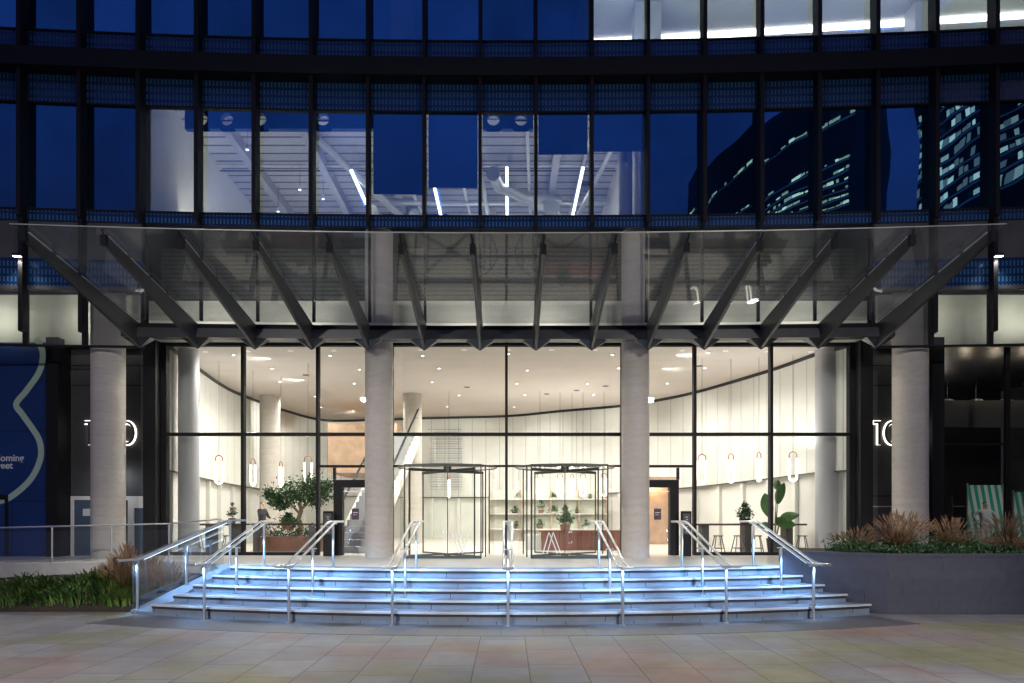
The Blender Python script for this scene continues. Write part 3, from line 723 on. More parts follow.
# backlit house numbers
def stroke(pts, w, y0, y1, closed=False):
    """flat stroke of width w along pts (x, z), between y0 (front) and y1"""
    m = MB(); P = [Vector(p) for p in pts]; n = len(P); A_, B_ = [], []
    for i in range(n):
        if closed: d = (P[(i+1) % n]-P[i-1]).normalized()
        elif i in (0, n-1): d = (P[min(i+1, n-1)]-P[max(i-1, 0)]).normalized()
        else: d = ((P[i+1]-P[i]).normalized()+(P[i]-P[i-1]).normalized()).normalized()
        nn = Vector((-d.y, d.x))
        k = 1.0
        if not closed and 0 < i < n-1: k = 1/max(.5, abs(nn.dot(Vector((-(P[i]-P[i-1]).normalized().y, (P[i]-P[i-1]).normalized().x)))))
        A_.append(P[i]+nn*w*.5*k); B_.append(P[i]-nn*w*.5*k)
    vs = [(p.x, y0, p.y) for p in A_]+[(p.x, y0, p.y) for p in B_]+[(p.x, y1, p.y) for p in A_]+[(p.x, y1, p.y) for p in B_]; fs = []
    for i in range(n if closed else n-1):
        j = (i+1) % n; fs += [(i, j, n+j, n+i), (2*n+i, 3*n+i, 3*n+j, 2*n+j), (i, 2*n+i, 2*n+j, j), (n+i, n+j, 3*n+j, 3*n+i)]
    if not closed: fs += [(0, n, 3*n, 2*n), (n-1, 3*n-1, 4*n-1, 2*n-1)]
    return m.add(vs, fs)
def digit(ch, px_, lab):
    x = (px_-CX)/F*17.15
    t = tag(empty('house_number', (x, 17.19, 3.60)), lab, 'sign', 'backlit house numbers beside the lobby')
    H_ = .60
    if ch == '1': pts, cl = [(-.135, H_-.035), (0, H_-.035), (0, 0)], False
    else: pts, cl = [(.175*math.cos(2*math.pi*i/36), H_/2+(H_/2-.035)*math.sin(2*math.pi*i/36)) for i in range(36)], True
    stroke(pts, .062, -.07, -.045, cl).build('digit_face', 'char', t); stroke(pts, .105, -.02, -.004, cl).build('halo', 'halo', t)
for i, (ch, x) in enumerate((('1', 89.5), ('0', 107.5), ('0', 127))):
    digit(ch, x, ['backlit number 1 on the left dark wall, left of the concrete column', 'backlit number 0 hidden behind the left concrete column', 'backlit number 0 on the left dark wall, right of the concrete column'][i])
for i, (ch, x) in enumerate((('1', 879), ('0', 892.5), ('0', 912))):
    digit(ch, x, ['backlit number 1 on the right dark wall', 'backlit number 0 on the right dark wall, partly behind the concrete column', 'backlit number 0 hidden behind the right concrete column'][i])
# white vestibule on the left wall
v = tag(empty('side_door', (-10.0, 17.19, ZT)), 'white-framed side entrance with grey-blue doors behind the left concrete column', 'door')
m = MB(); m.box(-1.02, .9, -.06, -.001, 1.40, 1.5); m.box(.42, .58, -.06, -.001, 0, 1.40); m.box(-1.02, -.94, -.06, -.001, 0, 1.4); m.box(-.28, -.12, -.06, -.001, 0, 1.4)
m.box(.58, .9, -.06, -.001, 1.2, 1.4); m.box(.86, .9, -.06, -.001, 0, 1.2); m.build('door_frame', 'white', v)
MB().box(-.94, -.28, -.04, -.002, 0, 1.4).build('door_leaf', 'doorblue', v)
MB().box(.58, .86, -.04, -.002, 0, 1.2).build('door_leaf', 'doorblue', v)
MB().box(-.72, -.5, -.046, -.041, 1.0, 1.18).build('notice', 'white', v)
light('AREA', (-10.0, 16.6, 2.9), 5, (.85, .93, 1), .15, target=(-9.8, 17.2, 1.6))

# blue hoarding
h = tag(empty('site_hoarding', (-13.5, 16.85, ZT)), 'blue printed hoarding with a mint green ribbon line and white words at the far left', 'hoarding')
MB().box(-3.9, 2.1, 0, .08, -.01, 5.3).build('panel', 'hoard', h)
m = MB()
for z in (1.36, 3.1): m.box(-3.9, 2.1, -.003, -.001, z, z+.015)
m.box(1.2, 1.215, -.003, -.001, 0, 1.36); m.build('panel_joint', 'black', h)
def hx(x, y): return ((x-CX)/F*16.84+13.5, EYE+(CY-y)/F*16.84-ZT)
rib = [(36, 338), (42, 350), (42, 362), (38, 374), (26, 391), (16, 404), (22, 414), (32, 428), (39, 440), (41, 454), (37, 468), (29, 481), (16, 493), (4, 500), (-14, 503)]
m = MB(); pts = [Vector((*hx(*p),)) for p in rib]
fine = []
for i in range(len(pts)-1):
    p0, p1, p2, p3 = pts[max(i-1, 0)], pts[i], pts[i+1], pts[min(i+2, len(pts)-1)]
    for k in range(6):
        t = k/6; fine.append(.5*((2*p1)+(p2-p0)*t+(2*p0-5*p1+4*p2-p3)*t*t+(3*p1-3*p2+p0*-1+p3)*t*t*t))
fine.append(pts[-1])
L_, R_ = [], []
for i, p in enumerate(fine):
    d = (fine[min(i+1, len(fine)-1)]-fine[max(i-1, 0)]).normalized(); n_ = Vector((-d.y, d.x))*.075
    L_.append(p+n_); R_.append(p-n_)
vs = [(p.x, -.006, p.y) for p in L_]+[(p.x, -.006, p.y) for p in R_]; nL = len(L_)
m.add(vs, [(i, i+1, nL+i+1, nL+i) for i in range(nL-1)]); m.build('ribbon_line', 'mint', h)
for txt, yb in (('Coming', 461), ('Street', 468.5)):
    o = textmesh('lettering', txt, .235, 'letter', .002, .004, h)
    x_, z_ = hx(0, yb)
    o.location = (x_-.16 if txt == 'Coming' else x_-.27, -.006, z_)
m = MB(); x_, z_ = hx(32, 562); m.box(x_, x_+.12, -.008, -.002, z_-.02, z_+.03); m.box(x_+.03, x_+.09, -.008, -.002, z_+.03, z_+.12); m.box(x_+.16, x_+.38, -.008, -.002, z_+.0, z_+.03); m.box(x_+.16, x_+.3, -.008, -.002, z_+.05, z_+.07)
m.build('small_logo', 'letter', h)
m = MB(); m.box(-2.0, 1.12, -.02, -.001, 1.40, 1.52); m.box(1.04, 1.12, -.02, -.001, 0, 1.4); m.build('door_frame', 'black', h)
# small engraved line on the right dark wall
m = MB(); x_, _, z_ = px(872, 507, 17.19)
random.seed(3); xx = x_
while xx < x_+.52:
    w = random.uniform(.01, .03); m.box(xx, xx+w, 17.184, 17.189, z_, z_+.025); xx += w+.008
o = m.build('wall_plate', 'letter'); tag(o, 'tiny pale line of lettering on the dark wall below the right number', 'sign')

# right shopfront: dark room behind glass
part(MB().box(10.73, 17.3, 17.28, 17.292, ZT, 6.18), 'shop_glass', 'lobglass')
for x_ in (10.8, 12.65, 15.6, 17.2): part(MB().box(x_-.06, x_+.06, 17.2, 17.27, ZT, 6.18), 'shop_mullion', 'black')
part(MB().box(10.87, 17.2, 17.21, 17.26, 3.6, 3.65), 'shop_transom', 'black')
part(MB().box(10.66, 17.4, 24, 24.1, ZT, 6.2), 'shop_rear_wall', 'dark'); part(MB().box(10.66, 17.4, 17.36, 24, 6.19, 6.26), 'shop_ceiling', 'dark')
part(MB().box(10.66, 10.72, 17.36, 24, ZT, 6.18), 'shop_side_wall', 'dark')
part(MB().box(10.8, 17.3, 19.5, 19.6, 4.35, 5.12), 'shop_bulkhead', 'char')
for i, x_ in enumerate((13.05, 13.9, 14.75)):
    t = tag(empty('dome_pendant', (x_, 20.2, 5.02)), ['dome pendant nearest the concrete column in the dark shop window', 'middle dome pendant in the dark shop window', 'rightmost dome pendant in the dark shop window'][i], 'pendant lamp', 'dome pendants in the dark shop')
    m = MB(); pr = [(.30*math.cos(R(a)), .26*math.sin(R(a))) for a in range(0, 91, 15)]
    k = 20
    for (r0, z0), (r1, z1) in zip(pr[:-1], pr[1:]): m.tube((0, 0, z0), (0, 0, z1), max(r0, .01), max(r1, .01), k, cap=False)
    m.build('shade', 'duct', t, smooth=True); MB().tube((0, 0, .26), (0, 0, .84), .008, n=6).build('cord', 'dark', t)
    MB().tube((0, 0, .03), (0, 0, .1), .06, n=12).build('bulb', 'pend', t)
    light('POINT', (x_, 19.4, 5.6), 9, (1, .8, .6), .08)
x_, y_, z_ = px(968, 545, 20)
t = tag(empty('display_banner', (x_, 20, ZT)), 'white and green striped banner lit inside the dark shop window', 'banner')
MB().box(0, 1.02, 0, .04, .0, 1.9).build('banner_sheet', 'greenstripe', t); m = MB(); m.box(-.04, 0, -.01, .05, -.0, 1.95); m.box(1.02, 1.06, -.01, .05, -.0, 1.95); m.build('banner_frame', 'steel', t)
t = tag(empty('display_banner', (x_+1.35, 20, ZT)), 'narrow striped banner at the right edge of the dark shop window', 'banner')
MB().box(0, .5, 0, .04, 0, 1.7).build('banner_sheet', 'greenstripe', t); MB().box(-.04, 0, -.01, .05, 0, 1.75).build('banner_frame', 'steel', t)
light('POINT', (13.8, 22, 5.3), 22, (1, .9, .8), .3)
for k, (xx, zz, ww) in enumerate(((11.6, 2.3, 1.1), (13.0, 2.75, .8), (15.2, 2.4, 1.2), (12.3, 3.3, .5))):
    t = tag(empty('display_shelf', (xx, 22.5, ZT)), ['low metal display shelf at the left of the dark shop', 'tall metal display shelf in the middle of the dark shop', 'metal display shelf at the right of the dark shop', 'narrow tall metal display shelf in the dark shop'][k], 'shelf', 'display shelves in the dark shop')
    for q in range(4): MB().box(-ww/2, ww/2, -.15, .15, (zz-ZT)*q/4+.1, (zz-ZT)*q/4+.13).build('shelf', 'duct', t)
    for e in (-1, 1): MB().box(e*ww/2-.02, e*ww/2+.02, -.16, .16, 0, zz-ZT+.1).build('upright', 'char', t)
light('SPOT', (x_+.2, 17.7, 4.2), 70, (1, .95, .85), .1, 60, .8, target=(x_+.6, 19, 1.7))  # unseen spot added to brighten the standing person
light('SPOT', (x_+.3, 18.4, 3.6), 18, (.9, 1, .95), .1, 70, .8, target=(x_+.6, 20, 1.9))

# ------------------------------------------------ lobby interior
W = [(-8.72, 17.36, 2.95), (-8.85, 18.3, 2.95), (-9.5, 22.3, 2.9), (-9.6, 24.6, 2.85), (-9.25, 28, 2.75), (-8.4, 31, 2.7), (-6, 30.9, 2.65), (-3.8, 30.4, 2.6), (0, 29.7, 2.6), (2.2, 28.3, 2.65), (4.4, 27, 2.7), (5.5, 25.8, 2.75), (6.6, 24.0, 2.8), (7.8, 20.5, 2.9), (8.3, 18.3, 2.95), (8.72, 17.36, 2.95)]
def smoothpts(W, k=5):
    out = []
    for i in range(len(W)-1):
        p0, p1, p2, p3 = [Vector(W[j]) for j in (max(i-1, 0), i, i+1, min(i+2, len(W)-1))]
        for q_ in range(k):
            t = q_/k; out.append(.5*((2*p1)+(p2-p0)*t+(2*p0-5*p1+4*p2-p3)*t*t+(3*p1-3*p2-p0+p3)*t*t*t))
    out.append(Vector(W[-1])); return out
WS = smoothpts(W)
m = MB()
n_ = len(WS)
def offs(d):
    out = []
    for i, p in enumerate(WS):
        t = (WS[min(i+1, n_-1)]-WS[max(i-1, 0)]); t.z = 0; t.normalize(); nn = Vector((-t.y, t.x, 0)); out.append(p+nn*d)   # +d: away from the room
    return out
o1 = offs(.12)
for i in range(n_-1):
    a, b2, c, d = WS[i], WS[i+1], o1[i+1], o1[i]
    m.add([(a.x, a.y, a.z), (b2.x, b2.y, b2.z), (b2.x, b2.y, ZC), (a.x, a.y, ZC)], [(0, 1, 2, 3)])
    # lower band recessed
    m.add([(d.x, d.y, ZT), (c.x, c.y, ZT), (c.x, c.y, c.z), (d.x, d.y, d.z)], [(0, 1, 2, 3)])
    m.add([(a.x, a.y, a.z), (b2.x, b2.y, b2.z), (c.x, c.y, c.z), (d.x, d.y, d.z)], [(3, 2, 1, 0)])
struct(m.build('lobby_wall', 'white'))
# joints, cornice and trim
i1 = offs(-.012); i2 = offs(-.03)
m = MB()
for i in range(n_-1):
    a, b2, c, d = WS[i], WS[i+1], i2[i+1], i2[i]
    m.add([(a.x, a.y, ZC-.10), (b2.x, b2.y, ZC-.10), (c.x, c.y, ZC-.10), (d.x, d.y, ZC-.10), (c.x, c.y, ZC-.002), (d.x, d.y, ZC-.002)], [(0, 1, 2, 3), (3, 2, 4, 5)])
    m.add([(a.x, a.y, a.z), (b2.x, b2.y, b2.z), (c.x, c.y, c.z), (d.x, d.y, d.z), (c.x, c.y, c.z+.03), (d.x, d.y, d.z+.03), (a.x, a.y, a.z+.03), (b2.x, b2.y, b2.z+.03)], [(0, 1, 2, 3), (3, 2, 4, 5), (5, 4, 7, 6)])
struct(m.build('lobby_wall_trim', 'dark'))
m = MB(); dist = 0; nxt = .4
mp = MB()
for i in range(n_-1):
    a, b2 = WS[i], WS[i+1]; L0 = (b2-a).xy.length; t = Vector(((b2-a).x, (b2-a).y, 0)).normalized(); nn = Vector((t.y, -t.x, 0))
    while nxt < dist+L0:
        p = a+(b2-a)*((nxt-dist)/L0)
        q0 = p+nn*.004-t*.011; q1 = p+nn*.004+t*.011
        m.add([(q0.x, q0.y, p.z+.04), (q1.x, q1.y, p.z+.04), (q1.x, q1.y, ZC-.1), (q0.x, q0.y, ZC-.1)], [(0, 1, 2, 3)])
        if int(nxt/.62) % 2 == 0:
            mp.slab((p-t*.07).xy, (p+t*.07).xy, -.0, .12, ZT, p.z-.003)
        nxt += .62
    dist += L0
m2 = pbr('joint_grey', (.42, .41, .38), .6)
struct(m.build('wall_joints', m2)); struct(mp.build('wall_pilasters', 'white'))
cl = MB().prism([(p.x, p.y) for p in offs(.2)], ZC, ZC+.03); struct(cl.build('lobby_ceiling', 'ceil'))
struct(MB().box(-13, 13, 17.6, 33, ZC+.04, 8.69).build('ceiling_void_slab', 'dark'))
# brown bulkhead and escalator
bh = MB().box(-6.9, -4.25, 26.0, 30.2, 3.45, 5.35); tag(struct(bh.build('lobby_bulkhead', 'oak')), 'tan timber bulkhead hanging above the escalator at the left of the lobby')
def icol(x, y, r, mat='column', z0=ZT): 
    return struct(MB().tube((x, y, z0), (x, y, ZC-.003), r, n=36).build('lobby_column', mat, smooth=True))
icol(-8.75, 25.0, .36); icol(-3.45, 24.6, .33); icol(-3.05, 20.2, .33, 'white', 2.9 if False else ZT) if False else None
icol(-8.45, 18.0, .26, 'greybeam'); icol(8.45, 18.0, .30, 'greybeam')
es = tag(empty('escalator', (-4.25, 18.2, ZT)), 'glass-sided escalator rising behind the left inner column', 'escalator')
m = MB(); D = Vector((.62, 5.6, 3.9)); sd = Vector((D.y, -D.x, 0)).normalized()*.5
def inc(off, z0, z1, th, mb, sgn):
    a = sd*sgn; w = sd.normalized()*th
    A_ = a+w; B_ = a-w
    mb.add([(A_.x, A_.y, z0), (B_.x, B_.y, z0), (B_.x+D.x, B_.y+D.y, D.z+z0), (A_.x+D.x, A_.y+D.y, D.z+z0), (A_.x, A_.y, z1), (B_.x, B_.y, z1), (B_.x+D.x, B_.y+D.y, D.z+z1), (A_.x+D.x, A_.y+D.y, D.z+z1)],
           [(0, 1, 2, 3), (7, 6, 5, 4), (0, 4, 5, 1), (1, 5, 6, 2), (2, 6, 7, 3), (3, 7, 4, 0)])
m = MB(); inc(0, -.4, -.02, .55, m, 0); m.build('truss', 'white', es)
m = MB()
for k in range(22):
    p = D*(k/22); q_ = D*((k+1)/22)
    a = p+sd*.85; b2 = p-sd*.85; c = q_-sd*.85; d = q_+sd*.85
    m.add([(a.x, a.y, p.z+.0), (b2.x, b2.y, p.z+.0), (b2.x, b2.y, q_.z), (a.x, a.y, q_.z), (c.x, c.y, q_.z), (d.x, d.y, q_.z)], [(0, 1, 2, 3), (3, 2, 4, 5)])
m.build('step_band', 'greybeam', es)
for s_ in (-1, 1):
    m = MB(); inc(0, .0, .8, .01, m, s_); m.build('side_glass', 'doorglass', es)
    m = MB(); inc(0, .8, .84, .03, m, s_); m.build('handrail', 'black', es)
# wall artwork of thin horizontal rods
x0_, _, _ = px(427, 0, 29.6)
wa = tag(empty('wall_relief', (-2.75, 29.95, 4.2)), 'relief of thin horizontal dark lines on the white rear lobby wall', 'wall art')
m = MB(); random.seed(11)
for k in range(26):
    z = -1.25+k*.105; a = -.75+random.uniform(-.05, .25)*(1 if k > 17 else .2); b2 = .75-random.uniform(0, .25)*(1 if k > 17 else .2)
    m.box(a, b2, -.03, -.01, z, z+.02+(.02 if k % 2 else 0))
m.build('rods', 'greybeam', wa); m = MB(); m.box(-.5, -.47, -.01, .25, -1.2, 1.4); m.box(.47, .5, -.01, .25, -1.2, 1.4); m.build('support', 'white', wa)

# downlights in the lobby ceiling
random.seed(5)
dl = []
for r_, y_ in enumerate((18.4, 20.3, 22.4, 24.8, 27.4)):
    for c_ in range(7):
        x_ = -7.5+c_*2.55+(.5 if r_ % 2 else 0)
        lim = {0: 7.0, 1: 6.4, 2: 5.6, 3: 4.4, 4: 1.6}[r_]
        if x_ > lim: continue
        dl.append((x_+random.uniform(-.15, .15), y_+random.uniform(-.2, .2)))
base = None
rown = ['in the row nearest the glass', 'in the second row from the glass', 'in the third row from the glass', 'in the fourth row from the glass', 'in the rearmost row']
for i, (x_, y_) in enumerate(dl):
    if base is None:
        base = empty('ceiling_downlight', (x_, y_, ZC))
        m = MB(); m.tube((0, 0, -.02), (0, 0, -.001), .085, n=20); m.build('trim_ring', 'white', base)
        MB().tube((0, 0, -.026), (0, 0, -.021), .036, n=20).build('lens', 'spotem', base)
        c = base
    else: c = copy_tree(base); c.location = (x_, y_, ZC)
    tag(c, 'small round recessed downlight in the lobby ceiling', 'downlight', 'downlights in the lobby ceiling')
    light('SPOT', (x_, y_, ZC-.04), 330, (1, .94, .88), .06, 160, .7, target=(x_, y_, 0))
# wall wash: small spots without fixtures, added to brighten the curved wall
for (x_, y_, tx, ty) in ((-6.6, 19.0, -8.9, 19.0), (-6.6, 22, -9.3, 22), (-8.0, 25.4, -9.6, 25.6), (-6.5, 28.5, -7.5, 30.5), (-2, 28, -2, 30), (.8, 27.2, 1.2, 29), (3.4, 25.6, 4.2, 27), (5.4, 23, 6.6, 24), (4.6, 20.3, 7.9, 20.8), (4.6, 18.6, 8.3, 18.8), (-4.4, 28.3, -4.5, 30.5)):
    light('SPOT', (x_, y_, ZC-.05), 60 if x_ > 4 else 80 if x_ > -5 else 165, (.98, 1, .92), .08, 140, .8, target=(tx, ty, 3.8))
# ceiling track spots (small dark)
for i, (x_, y_) in enumerate(((-6.3, 21.2), (-1.4, 23.2), (1.4, 24.5), (2.4, 23.8), (3.3, 23.0), (5.6, 19.9), (-3.9, 26))):
    t = tag(empty('ceiling_diffuser', (x_, y_, ZC)), 'small dark oval grille set in the lobby ceiling', 'ceiling vent', 'dark grilles in the lobby ceiling')
    m = MB().tube((0, 0, -.012), (0, 0, -.001), .13, n=16); m.build('ring', 'white', t); MB().tube((0, 0, -.016), (0, 0, -.0125), .10, n=16).build('grille', 'char', t)

# pendants
def pendant():
    t = empty('loop_pendant')
    w, h0, h1 = .105, 0., .62
    pts = [(-w, 0, h1)]+[(-w, 0, h1-.1*k) for k in range(1, 5)]+[(-w*math.cos(R(a)), 0, .12-.115*math.sin(R(a))) for a in range(0, 181, 20)]+[(w, 0, h1-.1*k) for k in range(4, 0, -1)]+[(w, 0, h1)]
    MB().path(pts, .026, 8).build('glow_tube', 'pend', t, smooth=True)
    pts = [(-w, 0, h1), (-w, 0, h1+.06)]+[(-w*math.cos(R(a)), 0, h1+.08+.10*math.sin(R(a))) for a in range(0, 181, 20)]+[(w, 0, h1+.06), (w, 0, h1)]
    MB().path(pts, .013, 6).build('copper_hook', 'copper', t, smooth=True)
    MB().tube((0, 0, h1+.18), (0, 0, 3.42), .005, n=5).build('cord', 'dark', t)
    return t
M['copper'] = pbr('copper', (.45, .18, .10), .3, .8)
P0 = pendant(); first = True
plist = [(219, 19.3, 2.72, 0.), (253, 20.5, 2.72, 1.3), (281, 21.5, 2.72, 1.45), (308, 19.6, 2.72, .1),
         (449, 24, 2.45, 1.4), (540, 24, 2.5, 0), (560, 24.2, 2.5, .4), (572, 24.4, 2.5, .9), (583, 24.2, 2.5, .2), (604, 24, 2.5, 0),
         (702, 19, 2.72, 0), (731, 19, 2.74, .5), (759, 18.8, 2.76, .7), (793, 18.6, 2.76, 0)]
pn = ['first glowing loop pendant from the left edge of the lobby, over the bar table', 'thin edge-on loop pendant beside the second dark mullion from the left', 'edge-on loop pendant above the indoor tree, in front of the column', 'wide loop pendant above the right side of the indoor tree',
      'lone edge-on loop pendant behind the left revolving door', 'leftmost loop pendant above the red-brown counter', 'second loop pendant above the red-brown counter', 'third loop pendant above the red-brown counter, edge-on', 'fourth loop pendant above the red-brown counter', 'loop pendant seen through the right edge of the right revolving door',
      'leftmost loop pendant over the dark bar table with stools', 'second loop pendant over the dark bar table with stools', 'loop pendant just left of the banana plant', 'rightmost loop pendant, above the banana plant']
for i, (x, Y, z, a) in enumerate(plist):
    c = P0 if i == 0 else copy_tree(P0)
    c.location = ((x-CX)/F*Y, Y, z); c.rotation_euler.z = a
    tag(c, pn[i], 'pendant lamp', 'glowing loop pendants in the lobby')
    light('AREA', ((x-CX)/F*Y, Y-.25, z+.85), 9, (1, .93, .88), .4, target=((x-CX)/F*Y, Y-.25, 9))  # unseen upward fill added at each pendant to brighten the ceiling
    for ch in kids(c):
        if ch.name.startswith('cord') and abs(z+3.42-ZC) > .01: ch.scale.z = (ZC-z)/3.42*1.0

# furniture
def bar_table(x0, x1, y, legs, lab):
    t = tag(empty('bar_table', ((x0+x1)/2, y, ZT)), lab, 'table', 'long bar tables in the lobby'); h = (x1-x0)/2
    MB().box(-h, h, -.3, .3, .74, .79).build('table_top', 'table', t, bevel=.004)
    for l in legs: MB().box(l-(x0+x1)/2-.09, l-(x0+x1)/2+.09, -.2, .2, 0, .74).build('leg', 'char', t)
    return t
bar_table(4.95, 8.05, 18.6, (5.35, 6.5, 7.62), 'long dark bar table with slab legs at the right of the lobby')
bar_table(-8.3, -7.15, 18.6, (-8.1, -7.4), 'short dark bar table at the far left of the lobby')
def stool(mat):
    t = empty('bar_stool'); MB().tube((0, 0, .455), (0, 0, .48), .13, n=20).build('seat', mat, t, bevel=.004)
    for sx in (-1, 1):
        for sy in (-1, 1): MB().tube((sx*.07, sy*.07, .455), (sx*.15, sy*.15, 0), .012, n=6).build('leg', mat, t)
    m = MB()
    for a, b2 in (((-1, -1), (1, -1)), ((1, -1), (1, 1)), ((1, 1), (-1, 1)), ((-1, 1), (-1, -1))): m.tube((a[0]*.125, a[1]*.125, .14), (b2[0]*.125, b2[1]*.125, .14), .008, n=6)
    m.build('foot_ring', mat, t); return t
S1 = stool('table'); S2 = stool('greenmetal')
sl = [('dark stool tucked under the left end of the long bar table', 699, 18.1, S1), ('dark stool between the first and second slab legs of the bar table', 718, 18.1, S1), ('dark stool just left of the bar table middle leg', 738.5, 18.15, S1), ('dark stool just right of the bar table middle leg', 757, 18.1, S1), ('dark stool beside the banana plant', 777, 18.2, S1), ('rightmost dark stool, beyond the end of the bar table', 802, 18.1, S1),
      ('green stool at the left of the lobby, nearer the table end', 197, 18.2, S2), ('green stool beside the second mullion at the left of the lobby', 228, 18.1, S2)]
used = set()
for lab, x, Y, P_ in sl:
    c = P_ if id(P_) not in used else copy_tree(P_); used.add(id(P_))
    c.location = ((x-CX)/F*Y, Y, ZT); tag(c, lab, 'stool', 'stools along the bar tables'); c.rotation_euler.z = random.uniform(-.2, .2)
# reception counter and shelves
t = tag(empty('reception_counter', (2.1, 19.6, ZT)), 'red-brown panelled counter behind the right revolving door', 'counter')
M['panelwood'] = stripes('panelled_red_wood', (.06, .018, .012), (.2, .06, .038), 0, 3.2, .06)
MB().box(-1.12, 1.3, 0, .5, 0, .54).build('front_panel', 'panelwood', t); MB().box(-1.2, 1.35, -.05, .55, .541, .58).build('counter_top', 'wood', t, bevel=.004)
MB().box(-1.6, -1.15, .1, .5, 0, .46).build('end_block', 'white', t)
t = tag(empty('plant_shelves', (1.85, 26.6, ZT)), 'pale open shelving with rows of potted plants on the rear wall', 'shelves')
for z in (.45, 1.05, 1.62): MB().box(-2.6, 2.0, -.15, .15, z, z+.04).build('shelf', 'white', t)
for x_ in (-2.6, -1.4, -.2, .9, 1.97): MB().box(x_, x_+.04, -.148, .148, 0, 2.0).build('upright', 'oak', t)
MB().box(-2.6, 2.0, .16, .2, 0, 2.0).build('back_panel', 'soffit', t)
light('AREA', (1.5, 25.2, 4.0), 18, (1, .95, .85), .3, target=(1.5, 26.6, 1.8))
# kiosks
for x_, lab in ((328.5, 'dark upright totem sign outside the glass left of the columns'), (686, 'dark upright totem sign outside the glass right of the columns')):
    X, Y = (x_-CX)/F*16.9, 16.9
    t = tag(empty('totem_sign', (X, Y, ZT)), lab, 'sign', 'dark totem signs by the doors')
    MB().box(-.12, .12, -.06, .06, 0, 1.12).build('body', 'black', t, bevel=.004)
    m = MB(); m.box(-.09, .09, -.065, -.0605, .55, 1.06); m.build('screen', 'char', t)
    m = MB()
    for k in range(7): m.box(-.03+.02*(k % 2), .03, -.069, -.0655, .6+k*.06, .625+k*.06)
    m.build('lettering', 'greybeam', t)
for x_, lab in ((355.5, 'small purple notice on the left sliding door'), (657.5, 'small purple notice on the right sliding door')):
    X, Y = (x_-CX)/F*17.1, 17.1
    t = tag(empty('door_notice', (X, Y, 0)), lab, 'sign', 'purple notices on the sliding doors')
    MB().box(-.09, .09, -.01, .0, 1.71, 1.99).build('plate', 'sign', t)
    m = MB(); m.box(-.06, .06, -.013, -.011, 1.88, 1.9); m.box(-.06, .03, -.013, -.011, 1.83, 1.84); m.build('text_line', 'letter', t)
    MB().box(-.02, .02, .001, .12, 1.8, 1.9).build('bracket', 'dark', t)
# timber lift portal on the right, seen through the doors
t = tag(empty('timber_portal', (5.15, 23.6, ZT)), 'warm lit timber doorway seen through the right sliding door', 'doorway')
m = MB(); m.box(-.75, -.6, 0, .4, 0, 2.2); m.box(.6, .75, 0, .4, 0, 2.2); m.box(-.75, .75, 0, .4, 2.2, 2.35); m.build('frame', 'oak', t)
MB().box(-.6, .6, .35, .4, 0, 2.2).build('rear_panel', 'oak', t)
light('AREA', (5.15, 23.75, ZT+2.15), 14, (1, .7, .4), .3, target=(5.15, 23.8, 0))

# ================================================================== PLANTS
def leafset(mb, n, fpos, size, aspect=.5, droop=0., seed=1):
    rnd = random.Random(seed)
    for _ in range(n):
        p = Vector(fpos(rnd)); s_ = size*rnd.uniform(.6, 1.3)
        e = Euler((rnd.uniform(-1.2, 1.2), rnd.uniform(-1.2, 1.2), rnd.uniform(0, 6.3))); R3 = e.to_matrix()
        q_ = [R3 @ Vector(v) for v in ((-s_*.5, 0, 0), (0, -s_*aspect*.5, .05*s_), (s_*.5, 0, -droop*s_), (0, s_*aspect*.5, .05*s_))]
        mb.cur = rnd.choice((0, 0, 1))
        mb.add([p+v for v in q_], [(0, 1, 2, 3)])
    mb.cur = 0
def blobf(clumps):
    def f(rnd):
        c, r = rnd.choice(clumps)
        while True:
            v = Vector((rnd.uniform(-1, 1), rnd.uniform(-1, 1), rnd.uniform(-1, 1)))
            if v.length <= 1: break
        v = v*(.55+.45*rnd.random()) if v.length > .3 else v
        return Vector(c)+Vector((v.x*r, v.y*r, v.z*r*.75))
    return f
# indoor ficus in a long planter with a rail
X = (299-CX)/F*19.3
pb = tag(empty('indoor_planter', (X+.1, 19.3, ZT)), 'long brown planter box full of green plants under the indoor tree', 'planter')
MB().box(-1.25, 1.05, -.35, .35, 0, .42).build('box', 'terra', pb, bevel=.005)
MB().box(-1.3, 1.1, -.42, -.36, .74, .79).build('rail', 'table', pb)
for l in (-1.25, .3, 1.0): MB().box(l, l+.16, -.42, -.36, 0, .74).build('post', 'char', pb)
m = MB(); leafset(m, 700, lambda r: (r.uniform(-1.2, 1.0), r.uniform(-.3, .3), .42+abs(r.gauss(0, .16))), .11, .35, .2, 3); m.build('foliage', ['leaf', 'leafd'], pb)
tr = tag(empty('indoor_tree', (X, 19.35, ZT+.42)), 'leafy indoor ficus tree with a pale twisted trunk at the left of the lobby', 'tree')
m = MB(); m.path([(0, 0, 0), (.05, 0, .25), (-.04, .02, .5), (.05, 0, .72), (0, 0, .95)], [.09, .075, .065, .06, .05], 8)
m.path([(0, 0, .65), (-.25, .05, .9), (-.5, 0, 1.15)], [.045, .035, .02], 6); m.path([(0, 0, .7), (.25, -.05, .95), (.5, 0, 1.2)], [.045, .035, .02], 6); m.path([(0, 0, .9), (.05, .1, 1.4)], [.04, .02], 6)
m.build('trunk', 'bark', tr, smooth=True)
def gfol(clumps, sq=.8):
    def f(rnd):
        c, r = rnd.choice(clumps); return (c[0]+rnd.gauss(0, r), c[1]+rnd.gauss(0, r), c[2]+rnd.gauss(0, r*sq))
    return f
